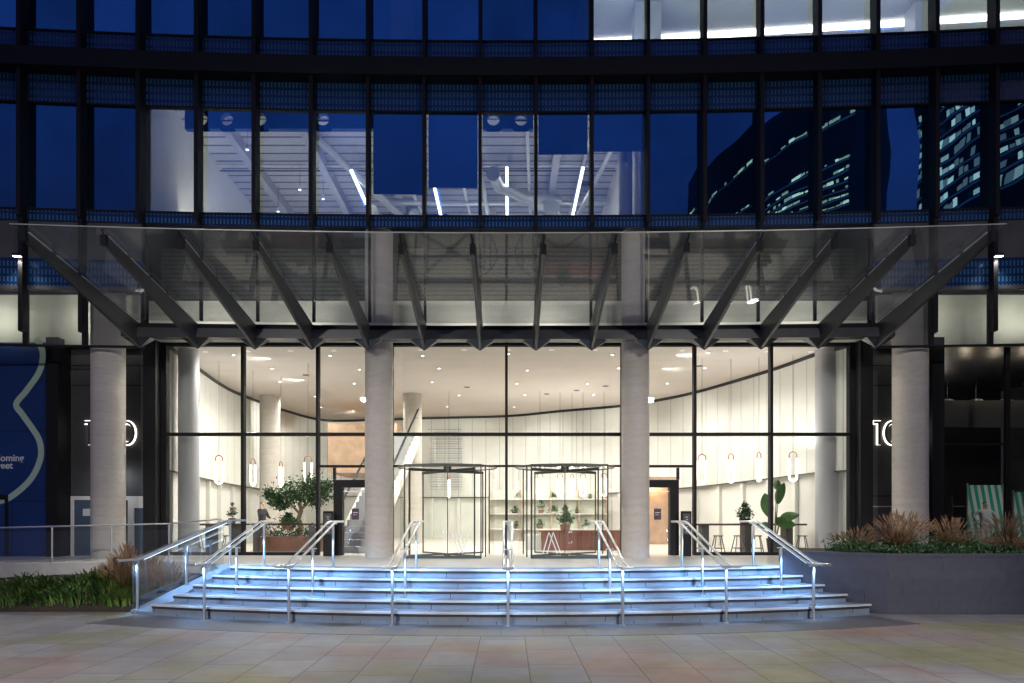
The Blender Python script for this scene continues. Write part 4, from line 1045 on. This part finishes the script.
cl_ = [((-.62, 0, 1.12), .16), ((-.35, .05, 1.32), .18), ((-.85, 0, 1.22), .1), ((0, 0, 1.38), .2), ((.35, 0, 1.25), .18), ((.3, .05, 1.55), .14), ((.68, 0, 1.2), .15), ((.8, 0, 1.45), .1), ((-.15, -.1, 1.1), .14), ((.4, 0, 1.02), .13), ((-.5, 0, .9), .1), ((-.7, 0, 1.0), .1), ((.1, 0, 1.2), .2), ((.5, 0, 1.4), .13)]
m = MB(); leafset(m, 3400, gfol(cl_), .095, .55, .1, 4); m.build('crown', ['leafd', 'leaf'], tr)
def shrub(name, loc, h, w, lab, pot='white', seed=1, n=350):
    t = tag(empty(name, loc), lab, 'plant', 'potted plants in the lobby')
    m = MB().tube((0, 0, 0), (0, 0, h*.22), w*.28, w*.36, 16); m.build('pot', pot, t, smooth=True)
    m = MB().path([(0, 0, h*.2), (0.01, 0, h*.5), (0, 0, h*.8)], [.012, .01, .006], 5); m.build('stem', 'bark', t)
    m = MB(); leafset(m, n, gfol([((0, 0, h*.42), w*.24), ((.02, 0, h*.6), w*.17), ((0, 0, h*.8), w*.09), ((-w*.2, 0, h*.38), w*.15), ((w*.25, 0, h*.42), w*.14)]), w*.2, .5, .1, seed); m.build('foliage', ['leafd', 'leaf'], t)
    return t
def X_(x, Y): return (x-CX)/F*Y
shrub('potted_shrub', (X_(744, 18.6), 18.55, ZT+.791), .64, .42, 'dense conical potted plant on the long bar table', 'dark', 1, 520)
shrub('potted_shrub', (X_(233, 18.6), 18.55, ZT+.791), .66, .28, 'slim potted plant on the short bar table at the far left', 'dark', 2, 300)
shrub('potted_shrub', (X_(287, 18.9), 19.0, ZT+.62), .5, .5, 'low bushy plant with pale leaves under the indoor tree', 'terra', 9, 420)
shelf_pl = [(541, 1.09, .62, .3, 'terra'), (553, 1.66, .26, .3, 'white'), (553.5, 1.09, .3, .42, 'white'), (540, .49, .4, .36, 'terra'), (518, 1.66, .26, .26, 'white'), (515, 1.09, .3, .36, 'dark'), (517, .49, .34, .34, 'terra'), (590, 1.66, .22, .2, 'dark'), (577, 1.09, .28, .2, 'dark'), (586, .49, .4, .3, 'white')]
sn = ['tall trailing plant on the middle shelf, left of the counter plant', 'small plant on the top shelf above the round bush', 'round bushy plant on the middle shelf', 'dark leafy plant on the lowest shelf, left side', 'small plant at the left end of the top shelf', 'round plant at the left end of the middle shelf', 'plant at the left end of the lowest shelf', 'tiny plant at the right end of the top shelf', 'tiny plant at the right end of the middle shelf', 'plant at the right end of the lowest shelf']
for i, (x, z, h_, w_, p_) in enumerate(shelf_pl):
    shrub('shelf_plant', (X_(x, 26.55), 26.55, ZT+z), h_, w_, sn[i], p_, 20+i, 160)
shrub('counter_plant', (X_(565, 19.8), 19.75, ZT+.582), .78, .46, 'silvery conical plant standing on the red-brown counter', 'terra', 41, 500)
# banana plant
bp_ = tag(empty('banana_plant', (X_(774, 18.1), 18.05, ZT)), 'tall banana plant with broad paddle leaves at the right of the lobby', 'plant')
MB().tube((0, 0, 0), (0, 0, .4), .17, .22, 20).build('pot', 'pot', bp_, smooth=True)
def paddle(p, d, L, w, curl=.3):
    m = MB(); d = Vector(d).normalized(); side = d.cross(Vector((0, 1, 0.15))).normalized(); nn = side.cross(d)
    k = 9; vs = []
    for i in range(k+1):
        t = i/k; ww = w*math.sin(math.pi*min(1, t*.93+.07))**.7*.5
        c = Vector(p)+d*L*t-Vector((0, 0, curl*L*t*t)); 
        vs += [c-side*ww+nn*ww*.35, c, c+side*ww+nn*ww*.35]
    fs = []
    for i in range(k): b0 = i*3; fs += [(b0, b0+1, b0+4, b0+3), (b0+1, b0+2, b0+5, b0+4)]
    return m.add(vs, fs)
lv = [((-.12, 0, .98), (-.22, 0, 1), .68, .34, .05), ((.08, 0, 1.32), (.25, -.1, 1), .62, .26, .05), ((.1, -.05, .85), (1, -.1, .65), .62, .28, .25), ((.12, 0, .75), (1, .1, .35), .5, .30, .3), ((-.1, -.05, .72), (-1, 0, .25), .42, .2, .3), ((.05, 0, 1.7), (.15, 0, 1), .32, .2, .2), ((0, -.1, .8), (.3, -1, .6), .5, .25, .3)]
for p, d, L, w, c in lv:
    o = paddle(p, d, L, w, c).build('leaf', 'bigleaf', bp_, smooth=True)
m = MB()
for p, d, L, w, c in lv: m.path([(0, 0, .38), (p[0]*.4, p[1]*.4, p[2]*.6), p], [.02, .016, .01], 6)
m.build('stem', 'leafy', bp_, smooth=True)

# ornamental grass
def tuft(loc, h, w, n, seed, lab, grp, name='ornamental_grass', plumes=True, red=.5):
    t = tag(empty(name, loc), lab, 'grass plant', grp); rnd = random.Random(seed)
    m = MB()
    for _ in range(n):
        a = rnd.uniform(0, 6.283); lean = rnd.uniform(.05, 1.0)**1.1; L = h*rnd.uniform(.6, 1.); r0 = rnd.uniform(0, w*.15)
        p0 = Vector((math.cos(a)*r0, math.sin(a)*r0, 0)); dr = Vector((math.cos(a), math.sin(a), 0)); sdv = Vector((-dr.y, dr.x, 0))*.006
        pts = [p0+dr*w*lean*tt**1.6+Vector((0, 0, L*(tt-lean*.42*tt*tt))) for tt in (0, .35, .7, 1)]
        m.cur = rnd.choice((0, 0, 1))
        vs = []
        for i, p in enumerate(pts): f_ = (1, .9, .6, .1)[i]; vs += [p-sdv*f_, p+sdv*f_]
        m.add(vs, [(0, 1, 3, 2), (2, 3, 5, 4), (4, 5, 7, 6)])
    m.cur = 0; m.build('blades', [['blade', 'leafy'], ['straw', 'blade'], ['leafy', 'leaf'], ['blade', 'straw']][seed % 4], t)
    if plumes:
        m = MB()
        for _ in range(int(n*red*.55)):
            a = rnd.uniform(0, 6.283); lean = rnd.uniform(.05, .8); L = h*rnd.uniform(.85, 1.3)
            dr = Vector((math.cos(a), math.sin(a), 0)); p1 = dr*w*lean+Vector((0, 0, L*(1-lean*.35))); p0 = dr*w*.1
            mid = (p0+p1)*.5+Vector((0, 0, h*.08)); d = (p1-mid).normalized()
            m.path([p0, mid, p1], .0025, 3)
            s2 = p1; e2 = p1+d*.13+dr*.03
            m.path([s2, s2+(e2-s2)*.3, e2], [.004, .011, .002], 5)
        m.build('plumes', 'plume', t)
    return t
gl_ = 'ornamental grasses in the raised planter'
gr = [(7.15, 13.9, .50), (7.75, 13.5, .58), (8.3, 14.1, .7), (8.75, 13.45, .55), (9.35, 13.9, .75), (9.9, 13.4, .6), (10.3, 14.0, .78), (10.8, 13.5, .66), (11.4, 14.0, .8), (11.9, 13.5, .66), (12.5, 14.0, .8), (13.2, 13.6, .7), (14.2, 14, .8), (15.2, 13.6, .7)]
on = ['first', 'second', 'third', 'fourth', 'fifth', 'sixth', 'seventh', 'eighth', 'ninth', 'tenth', 'eleventh', 'twelfth', 'thirteenth', 'fourteenth']
for i, (x, y, h_) in enumerate(gr):
    tuft((x, y, 1.09), h_*(.65+.5*random.random())*(.5 if 9.2 < x < 10.1 else 1), .62, 380, 50+i, f'reddish plumed grass in the raised planter, {on[i]} from the steps', gl_)
gb = [(-7.5, 13.35, .8), (-7.15, 13.55, .62), (-7.9, 13.75, .55), (-6.75, 13.6, .5)]
gn = ['tallest reddish plumed grass beside the lower end of the stair glass', 'reddish plumed grass against the outside of the stair glass', 'reddish plumed grass at the right end of the green bed', 'small reddish grass behind the stair glass, nearest the terrace']
for i, (x, y, h_) in enumerate(gb):
    tuft((x, y, .2), h_, .4, 260, 80+i, gn[i], 'reddish grasses at the right end of the left bed', red=1.3)
# ground cover
m = MB()
def gc(r):
    x = r.uniform(6.4, 17); y = r.uniform(12.62, 13.9); 
    if x < 7.1: y = max(y, 12.65+(7.1-x)*.8)
    return (x, y, 1.09+abs(r.gauss(0, .05+.05*(math.sin(x*4.1)*math.sin(x*1.7+y*3)+1))))
leafset(m, 11000, gc, .085, .45, .2, 21)
tag(m.build('ground_cover_foliage', ['leafd', 'leaf']), kind='stuff', label='low dark green ground cover along the front of the raised planter')
m = MB(); rnd = random.Random(9)
for _ in range(11000):
    x = rnd.uniform(-17, -7.15); y = rnd.uniform(12.86, 14.3); zg = .06+.35*(y-12.9)
    if y > 14.2+(x+7.4)*.19 and x < -7.4: continue
    cxx = math.floor(x/.42)*.42+.21; dr = Vector((x-cxx+rnd.gauss(0, .1), rnd.gauss(-.16, .2), 0)); L = rnd.uniform(.34, .62)*(1+.25*math.sin(x*3.1+math.sin(x*1.3)*2))
    if dr.length < .01: continue
    dr.normalize(); sdv = Vector((-dr.y, dr.x, 0))*.014; s_ = rnd.uniform(.12, .34)
    pts = [Vector((x, y, zg))+dr*s_*tt**1.5+Vector((0, 0, L*(tt-.5*tt*tt))) for tt in (0, .4, .75, 1)]
    m.cur = rnd.choice((0, 0, 1, 1, 2)) if math.sin(x*2.3)+math.sin(x*5.1+y*3) < .6 else rnd.choice((1, 2, 2)); vs = []
    for i, p in enumerate(pts): f_ = (1, .95, .65, .1)[i]; vs += [p-sdv*f_, p+sdv*f_]
    m.add(vs, [(0, 1, 3, 2), (2, 3, 5, 4), (4, 5, 7, 6)])
tag(m.build('bed_grass', ['leaf', 'bedleaf', 'leafy']), kind='stuff', label='dense arching green grass filling the left bed')

# ================================================================== PEOPLE
def person(name, loc, rz, scale, joints, edges, radii, mats, lab, hair=True):
    me = bpy.data.meshes.new(name); keys = list(joints); idx = {k: i for i, k in enumerate(keys)}
    me.from_pydata([joints[k] for k in keys], [(idx[a], idx[b2]) for a, b2 in edges], [])
    o = bpy.data.objects.new(name, me); COL.objects.link(o)
    sk = o.modifiers.new('skin', 'SKIN'); ss = o.modifiers.new('sub', 'SUBSURF'); ss.levels = 2; ss.render_levels = 2
    for i, k in enumerate(keys): r = radii[k]; me.skin_vertices[0].data[i].radius = r if isinstance(r, tuple) else (r, r); me.skin_vertices[0].data[i].use_root = (k == 'pelvis')
    bpy.context.view_layer.update(); dg = bpy.context.evaluated_depsgraph_get()
    m2 = bpy.data.meshes.new_from_object(o.evaluated_get(dg)); bpy.data.objects.remove(o)
    m2.name = name
    for mt in mats: m2.materials.append(M[mt])
    hd = Vector(joints['head'])
    for p in m2.polygons:
        c = p.center; p.use_smooth = True
        p.material_index = 0
        if (c-hd).length < .17 or (c.z > joints['neck'][2]+.01 and (c-hd).length < .25): p.material_index = 1
        for k in joints:
            if k.startswith(('hand', 'f')) and (c-Vector(joints[k])).length < .06: p.material_index = 1
        if c.z < .07: p.material_index = 2
    o = bpy.data.objects.new(name, m2); COL.objects.link(o); o.location = loc; o.rotation_euler.z = rz; o.scale = (scale,)*3
    tag(o, lab, 'person')
    m = MB()      # hair cap
    for i in range(5):
        a0, a1 = R(10+i*16), R(26+i*16)
        m.tube((hd.x-.045, hd.y, hd.z+.01+.11*math.sin(a0)), (hd.x-.045, hd.y, hd.z+.01+.11*math.sin(a1)), .075*math.cos(a0), .075*math.cos(a1), 16, cap=False)
    h_ = m.build('hair', 'hair', o, smooth=True)
    m = MB()
    for s_ in (-1, 1): m.tube((hd.x+.092, hd.y+s_*.034, hd.z+.02), (hd.x+.10, hd.y+s_*.034, hd.z+.02), .01, n=8)
    m.build('eyes', 'hair', o)
    return o
def hand(J, E, Rr, side, base, d):
    """five finger chains rooted in the palm"""
    d = Vector(d).normalized(); up = Vector((0, 0, 1)) if abs(d.z) < .8 else Vector((1, 0, 0)); s = d.cross(up).normalized()
    for i in range(4):
        o_ = s*(.026-.017*i); L = (.07, .08, .075, .06)[i]
        a = Vector(base)+d*.04+o_; b2 = a+d*L*.6+Vector((0, 0, -.004)); c = b2+d*L*.4-up*.015
        for nm, p, r in ((f'f{side}{i}a', a, .009), (f'f{side}{i}b', b2, .0085), (f'f{side}{i}c', c, .007)): J[nm] = tuple(p); Rr[nm] = r
        E += [(f'hand{side}', f'f{side}{i}a'), (f'f{side}{i}a', f'f{side}{i}b'), (f'f{side}{i}b', f'f{side}{i}c')]
    a = Vector(base)+s*.04+d*.01; b2 = a+d*.04+s*.012
    J[f'f{side}ta'] = tuple(a); J[f'f{side}tb'] = tuple(b2); Rr[f'f{side}ta'] = .011; Rr[f'f{side}tb'] = .009
    E += [(f'hand{side}', f'f{side}ta'), (f'f{side}ta', f'f{side}tb')]
def standing(phone=True, arms='phone'):
    # faces +x
    J = {'pelvis': (0, 0, .93), 'spine': (.0, 0, 1.12), 'chest': (.01, 0, 1.33), 'neckb': (.0, 0, 1.47), 'neck': (.01, 0, 1.53), 'head': (.03, 0, 1.64), 'crown': (.02, 0, 1.70), 'nose': (.125, 0, 1.63),
         'hipL': (0, .09, .9), 'kneeL': (.02, .1, .5), 'ankL': (-.01, .1, .09), 'toeL': (.15, .11, .04), 'hipR': (0, -.09, .9), 'kneeR': (.04, -.1, .5), 'ankR': (.03, -.11, .09), 'toeR': (.19, -.13, .04),
         'shL': (0, .17, 1.43), 'shR': (0, -.17, 1.43)}
    Rr = {'pelvis': (.15, .11), 'spine': (.15, .11), 'chest': (.17, .125), 'neckb': (.09, .07), 'neck': .055, 'head': (.085, .10), 'crown': (.07, .08), 'nose': .016,
          'hipL': .095, 'kneeL': .065, 'ankL': .05, 'toeL': .04, 'hipR': .095, 'kneeR': .065, 'ankR': .05, 'toeR': .04, 'shL': .075, 'shR': .075}
    E = [('pelvis', 'spine'), ('spine', 'chest'), ('chest', 'neckb'), ('neckb', 'neck'), ('neck', 'head'), ('head', 'crown'), ('head', 'nose'), ('pelvis', 'hipL'), ('hipL', 'kneeL'), ('kneeL', 'ankL'), ('ankL', 'toeL'), ('pelvis', 'hipR'), ('hipR', 'kneeR'), ('kneeR', 'ankR'), ('ankR', 'toeR'), ('chest', 'shL'), ('chest', 'shR')]
    if arms == 'phone':
        J.update({'elR': (.14, -.25, 1.22), 'handR': (.12, -.14, 1.52), 'elL': (.10, .24, 1.16), 'handL': (.34, .16, 1.12)})
        dR, dL = (-.1, .1, 1), (1, -.1, 0)
    else:
        J.update({'elR': (-.02, -.40, 1.26), 'handR': (.05, -.30, 1.02), 'elL': (-.02, .40, 1.26), 'handL': (.05, .30, 1.02)})
        dR, dL = (.2, .6, -.6), (.2, -.6, -.6)
    for s_ in 'LR': Rr['el'+s_] = .048; Rr['hand'+s_] = (.035, .025)
    E += [('shL', 'elL'), ('elL', 'handL'), ('shR', 'elR'), ('elR', 'handR')]
    hand(J, E, Rr, 'L', J['handL'], dL); hand(J, E, Rr, 'R', J['handR'], dR)
    return J, E, Rr
J, E, Rr = standing()
mn = person('person', (X_(262, 21.2), 21.2, ZT), R(-25), .82, J, E, Rr, ['suit', 'skin', 'black'], 'man in a dark suit holding a phone to his ear, standing by the indoor tree')
J, E, Rr = standing(arms='hips')
wm = person('person', (X_(985, 19.0), 19.0, ZT), R(-90), .80, J, E, Rr, ['shirt', 'skin', 'black'], 'standing person in a pale top with elbows out before the striped banner')

# ================================================================== HANDRAILS
def handrail():
    t = empty('handrail')
    # local: +y climbs the steps, origin at the foot of the lowest post; radii from the step arcs
    s_mid, s_top = .87, 1.72
    zl, zm, zt = .98, 1.27, 1.70
    pro = [(-.30, zl), (-.02, zl), (.10, zl+.03), (1.62, zt-.03), (1.74, zt), (2.0, zt)]
    for sx in (-1, 1):
        MB().path([(sx*.075, a, b2) for a, b2 in pro], .021, 10).build('rail_tube', 'steel', t, smooth=True)
        MB().path([(sx*.075, a, b2-.0225) for a, b2 in pro[2:4]], .005, 6).build('led_strip', 'coldled', t)
    for y, z0, z1 in ((0, 0, zl-.02), (s_mid, .359, zm-.03), (s_top, ZT-.002, zt-.02)):
        m = MB(); m.tube((0, y, z0), (0, y, z1-.02), .024, n=12); m.tube((0, y, z0), (0, y, z0+.012), .05, n=16); m.box(-.075, .075, y-.02, y+.02, z1-.03, z1-.01)
        m.build('post', 'steel', t, smooth=True)
    m = MB(); m.box(-.096, .096, -.335, -.29, zl-.02, zl+.02); m.box(-.096, .096, 1.99, 2.03, zt-.02, zt+.02); m.build('end_plate', 'steel', t, bevel=.006)
    return t
H0 = handrail()
names = ['double steel handrail in line with the far left mullions, second from the left', 'double steel handrail, third from the left, beside the indoor tree', 'double steel handrail in front of the left revolving door', 'double steel handrail on the centre line of the steps, seen end-on',
         'double steel handrail in front of the right revolving door', 'double steel handrail, second from the right', 'rightmost double steel handrail, nearest the raised planter', 'leftmost double steel handrail, running along the stair glass']
angs = [-15.1, -10.5, -5.4, 0, 5.35, 10.45, 15.2, None]
for i, a in enumerate(angs):
    c = H0 if i == 0 else copy_tree(H0)
    if a is None: c.location = (-6.88, 12.62, 0.02); c.rotation_euler.z = -math.atan2(1.16, 1.10)*.98
    else:
        r_ = 20.34; c.location = (r_*math.sin(R(a)), AC-r_*math.cos(R(a)), 0); c.rotation_euler.z = R(a)
    tag(c, names[i], 'handrail', 'double steel handrails on the steps')
    rz = c.rotation_euler.z; bx, by = c.location.x, c.location.y
    for s_, z_, e in ((-.10, .88, 60), (.5, 1.02, 95), (1.2, 1.34, 80)):
        lx_, ly_ = bx-math.sin(rz)*s_, by+math.cos(rz)*s_
        tx, ty = bx-math.sin(rz)*(s_+.75), by+math.cos(rz)*(s_+.75)
        k = 1.0 if a is not None else .6
        light('SPOT', (lx_, ly_, z_), e*k, (.30, .58, 1.0), .04, 112, .5, target=(tx, ty, z_-.95))
    mx_, my_ = bx-math.sin(rz)*.9, by+math.cos(rz)*.9
    light('SPOT', (mx_, my_, 1.2), 34, (.22, .50, 1.0), .05, 168, .3, target=(mx_, my_+.1, 0))

# balustrade on the left terrace edge
bl = tag(empty('terrace_balustrade', (-10.8, 14.2, ZT)), 'clear glass balustrade with steel posts along the left terrace edge above the grass bed', 'balustrade')
bp0 = [(-16, 13.25), (-10.8, 14.2), (-7.42, 14.88), (-6.25, 14.86)]
zr = [1.48, 1.56, 1.64, 1.74]
for i in range(3):
    A_ = Vector(bp0[i]); B_ = Vector(bp0[i+1]); L0 = (B_-A_).length; k = max(1, round(L0/1.15))
    for j in range(k):
        a = A_+(B_-A_)*(j/k); b2 = A_+(B_-A_)*((j+1)/k); za = zr[i]+(zr[i+1]-zr[i])*j/k; zb = zr[i]+(zr[i+1]-zr[i])*(j+1)/k
        d = (b2-a).normalized(); nn = Vector((-d.y, d.x))
        P = [a+d*.02, b2-d*.02, b2-d*.02+nn*.012, a+d*.02+nn*.012]
        MB().prism([(p.x+10.8, p.y-14.2) for p in P], .05, [za-ZT-.03, zb-ZT-.03, zb-ZT-.03, za-ZT-.03]).build('glass_panel', 'railglass', bl)
        MB().tube((a.x+10.8, a.y-14.2, 0), (a.x+10.8, a.y-14.2, za-ZT-.02), .018, n=8).build('post', 'steel', bl)
        MB().tube((a.x+10.8, a.y-14.2, za-ZT), (b2.x+10.8, b2.y-14.2, zb-ZT), .016, n=8).build('top_rail', 'steel', bl)

# ================================================================== CANOPY
cn = tag(empty('glass_canopy', (0, 15.9, 6.2)), 'wide glass entrance canopy with grey tapering steel fins over the steps', 'canopy')
def cpart(mb, name, mat, **k): o = mb.build(name, mat, cn, **k); o.location = (0, -15.9, -6.2); return o
FX = [.65+1.3*k for k in range(-7, 7)]
yF0, zF = 12.2, 6.88
def cf(x): return yF0-x*x/200.
edges = [-8.62]+FX[1:-1]+[8.62]
xsC = [-8.62+17.24*i/24 for i in range(25)]
# glass in panels between the fins
pe = [-8.66]+FX[1:-1]+[8.66]
for x0, x1 in zip(pe[:-1], pe[1:]):
    a, b2 = x0+.01, x1-.01
    zb_ = 6.27; t = .02
    m = MB(); m.add([(a, cf(a), zF), (b2, cf(b2), zF), (b2, fy(b2)-.25, zb_), (a, fy(a)-.25, zb_), (a, cf(a), zF+t), (b2, cf(b2), zF+t), (b2, fy(b2)-.25, zb_+t), (a, fy(a)-.25, zb_+t)],
                    [(0, 1, 2, 3), (7, 6, 5, 4), (0, 4, 5, 1), (1, 5, 6, 2), (2, 6, 7, 3), (3, 7, 4, 0)])
    cpart(m, 'canopy_glass', 'cangl')
m = MB(); m.path([(x, cf(x)-.012, zF+.01) for x in [-8.66+17.32*i/24 for i in range(25)]], .009, 6); cpart(m, 'front_edge', 'duct')
# beam
m = MB(); xs = [-8.75+17.5*i/24 for i in range(25)]
m.prism([(x, fy(x)-.38) for x in xs]+[(x, fy(x)-.12) for x in xs[::-1]], 5.87, 6.08); cpart(m, 'edge_beam', 'fin')
m = MB(); m.prism([(x, fy(x)-.30) for x in xs]+[(x, fy(x)-.02) for x in xs[::-1]], 6.085, 6.20); cpart(m, 'gutter', 'black')
for x in FX:
    yb = fy(x)-.2; yf = 12.5-x*x/120.
    m = MB()
    # tapered V-section fin: wide top edge under the glass, narrow keel below
    zt0, zt1 = 6.77, 6.20; kb0, kb1 = 6.62, 5.67
    w0, w1, k0, k1 = .05, .075, .03, .03
    y1_ = yb+.05
    m.add([(x-w0, yf, zt0), (x+w0, yf, zt0), (x+k0, yf, kb0), (x-k0, yf, kb0), (x-w1, y1_, zt1-.04), (x+w1, y1_, zt1-.04), (x+k1, y1_, kb1), (x-k1, y1_, kb1)],
          [(0, 1, 2, 3), (7, 6, 5, 4), (0, 4, 5, 1), (1, 5, 6, 2), (2, 6, 7, 3), (3, 7, 4, 0)])
    f_ = cpart(m, 'fin', 'fin')
    # splayed bracket: inverted pyramid
    m = MB(); ap = (x, y1_-.02, kb1-.02); top = [(x-.30, yb-.12, 5.869), (x+.33, yb-.12, 5.869), (x+.33, yb+.1, 5.869), (x-.33, yb+.1, 5.869)]
    m.add(top+[ap], [(3, 2, 1, 0), (0, 1, 4), (1, 2, 4), (2, 3, 4), (3, 0, 4)]); cpart(m, 'bracket', 'fin')
    # clamp strips along the glass, pale to paint the fins' top highlight
    for k in range(5):
        t0_, t1_ = (k+.1)/5, (k+.9)/5
        A_ = Vector((x, yf+(y1_-yf)*t0_, zt0+(zt1-.04-zt0)*t0_+.002)); B_ = Vector((x, yf+(y1_-yf)*t1_, zt0+(zt1-.04-zt0)*t1_+.002))
        m = MB(); w_ = .028; h_ = .055
        m.add([A_+Vector((-w_, 0, 0)), A_+Vector((w_, 0, 0)), B_+Vector((w_, 0, 0)), B_+Vector((-w_, 0, 0)), A_+Vector((-w_, 0, h_)), A_+Vector((w_, 0, h_)), B_+Vector((w_, 0, h_)), B_+Vector((-w_, 0, h_))],
              [(0, 3, 2, 1), (4, 5, 6, 7), (0, 1, 5, 4), (1, 2, 6, 5), (2, 3, 7, 6), (3, 0, 4, 7)])
        cpart(m, 'clamp_highlight', 'duct')
    m = MB(); m.box(x-.05, x+.05, yf-.08, yf-.001, 6.60, 6.78); m.tube((x, yf-.05, 6.78), (x, cf(x)+.03, zF-.005), .014, n=8); cpart(m, 'tip_clamp', 'black')
for k in range(15):
    x = -8.1+k*1.157
    m = MB().tube((x, fy(x)+.62, 6.188), (x, fy(x)+.62, 6.199), .07, n=16)
    o = tag(m.build('soffit_downlight', 'soffled'), 'small bright downlight in the narrow soffit behind the canopy beam', 'downlight', 'downlights behind the canopy beam')
    if k % 2 == 0: light('SPOT', (x, fy(x)+.62, 6.17), 60, (1, .93, .8), .05, 120, .7, target=(x, 16.6, 0))
# facade lamps on the outer mullions
for sx, lab in ((-1, 'small white facade lamp at the top of the far left blade mullion'), (1, 'small white facade lamp at the top of the far right blade mullion')):
    x = sx*11.05; y = fy(x)-.24
    t = tag(empty('facade_lamp', (x, y, 7.66)), lab, 'wall lamp', 'facade lamps beside the canopy')
    MB().box(-.09, .09, -.09, .0, 0, .06).build('housing', 'black', t); MB().box(-.08, .08, -.08, -.01, -.012, -.002).build('lens', 'tube', t)
    light('SPOT', (x, y-.04, 7.63), 45, (1, .93, .85), .04, 120, .8, target=(x, y, 0))

# ================================================================== behind the camera: lamp posts and towers (seen reflected)
def lamppost(x, y, lab, e):
    t = tag(empty('street_lamp', (x, y, 0)), lab, 'street lamp', 'plaza lamp posts')
    MB().tube((0, 0, 0), (0, 0, 8), .09, .05, 12).build('pole', 'dark', t, smooth=True)
    MB().box(-.3, .3, -.05, .5, 8, 8.1).build('lamp_head', 'dark', t); MB().box(-.2, .2, .0, .4, 7.985, 7.998).build('lamp_lens', 'tube', t)
    light('SPOT', (x, y+.2, 7.95), e, (1, .95, .94), .18, 140, .6, target=(x*.5, y+9, 0))
    light('SPOT', (x-.1, y+.3, 7.95), 6500, (1, .92, .85), .15, 46, .6, target=(x*.55, 12.6, .3))  # extra flood without a fixture, added to brighten the column fronts
lamppost(-7.5, -1.5, 'plaza lamp post to the left behind the viewpoint', 2700)
lamppost(7.5, -1.5, 'plaza lamp post to the right behind the viewpoint', 2700)
def tower(pts, depth, H, rows, mats, lab, wr, hr, lit):
    """curved tower: pts is its plan face towards the plaza"""
    c0 = Vector(pts[0]); t = tag(empty('office_tower', (c0.x, c0.y, 0)), lab, 'tower', 'towers across the plaza')
    P = []
    for i in range(len(pts)-1):
        p0, p1, p2, p3 = [Vector(pts[max(0, min(len(pts)-1, q))]) for q in (i-1, i, i+1, i+2)]
        for k in range(8):
            u = k/8; P.append(.5*((2*p1)+(p2-p0)*u+(2*p0-5*p1+4*p2-p3)*u*u+(3*p1-3*p2-p0+p3)*u**3)-c0)
    P.append(Vector(pts[-1])-c0)
    nrm = []
    for i in range(len(P)):
        d = (P[min(i+1, len(P)-1)]-P[max(i-1, 0)]).normalized(); nrm.append(Vector((-d.y, d.x)))
    body = [(p.x, p.y) for p in P]+[(p.x+n.x*depth, p.y+n.y*depth) for p, n in zip(P[::-1], nrm[::-1])]
    MB().prism(body, 0, H).build('tower_body', 'dark', t)
    mbs = [MB() for _ in mats]; rnd = random.Random(int(H))
    slabs = MB()
    for z in rows:
        for a, b2 in zip(P[:-1], P[1:]): slabs.slab(a, b2, -.05, -.004, z-.22, z-.10)
        for a, b2 in zip(P[:-1], P[1:]):
            L0 = (b2-a).length; d = (b2-a).normalized(); u = 0
            while u < L0-.2:
                w = min(rnd.uniform(*wr), L0-u)
                if rnd.random() < lit: rnd.choice(mbs).slab(a+d*u, a+d*(u+w), -.02, -.003, z, z+rnd.uniform(*hr))
                u += w+rnd.choice((.04, .05, .12))
    slabs.build('floor_edges', 'greybeam', t)
    for mb, mt in zip(mbs, mats): mb.build('lit_windows', mt, t)
    return t
M['lw1'] = emit('lit_window_dim', (1, .5, .25), 1.5); M['lb1'] = emit('lit_window_cool_dim', (1, .55, .45), .5); M['lb2'] = emit('lit_window_cool_bright', (1, .5, .32), 2.6)
tower([(21.8, -20.6), (19.0, -24.2), (16.3, -31), (15.2, -37)], 4, 35, (23.9, 25.0, 25.7, 26.4, 27.0, 27.6, 28.4, 20.9, 21.6, 31.6), ['litwin', 'lw1', 'lw1'], 'dark curved tower with thin warm bands of lit floors reflected in the right windows', (.15, .8), (.08, .26), .72)
tower([(30, -4.5), (27.8, -6.8), (25.8, -9.6), (24.3, -12.8), (23.6, -15.8)], 7, 34, (21.2, 22.05, 22.9, 23.75, 24.6, 25.45, 26.3, 27.15, 28.0), ['litblue', 'lb1', 'lb2', 'lb1'], 'curved tower with rows of cool lit windows reflected in the far right windows', (.25, .5), (.25, .55), .7)

# ================================================================== world, camera
w = bpy.data.worlds.new('World'); sc.world = w; w.use_nodes = True
N = w.node_tree.nodes; L = w.node_tree.links; N.clear()
o = N.new('ShaderNodeOutputWorld'); bg = N.new('ShaderNodeBackground'); sk = N.new('ShaderNodeTexSky'); sk.sky_type = 'NISHITA'; sk.sun_disc = False
sk.sun_elevation = R(-4); sk.sun_rotation = R(0); sk.ozone_density = 2.5; sk.air_density = 1.2; sk.dust_density = .3
L.new(sk.outputs[0], bg.inputs[0]); bg.inputs[1].default_value = 14.0; L.new(bg.outputs[0], o.inputs[0])

cam = bpy.data.cameras.new('Camera'); co = bpy.data.objects.new('Camera', cam); COL.objects.link(co); sc.camera = co
co.location = (0, 0, EYE); co.rotation_euler = (R(90), 0, 0)
cam.sensor_width = 36; cam.lens = F/1024*36; cam.shift_x = (512-CX)/1024; cam.shift_y = (CY-341.5)/1024; cam.clip_end = 500; cam.clip_start = .1
sc.view_settings.view_transform = 'Standard'; sc.view_settings.look = 'None'; sc.view_settings.gamma = 1; sc.view_settings.exposure = 0
c = sc.cycles; c.max_bounces = 7; c.diffuse_bounces = 3; c.glossy_bounces = 4; c.transmission_bounces = 4; c.transparent_max_bounces = 24
c.use_denoising = True; c.sample_clamp_indirect = 6; c.caustics_reflective = False; c.caustics_refractive = False; c.blur_glossy = .5
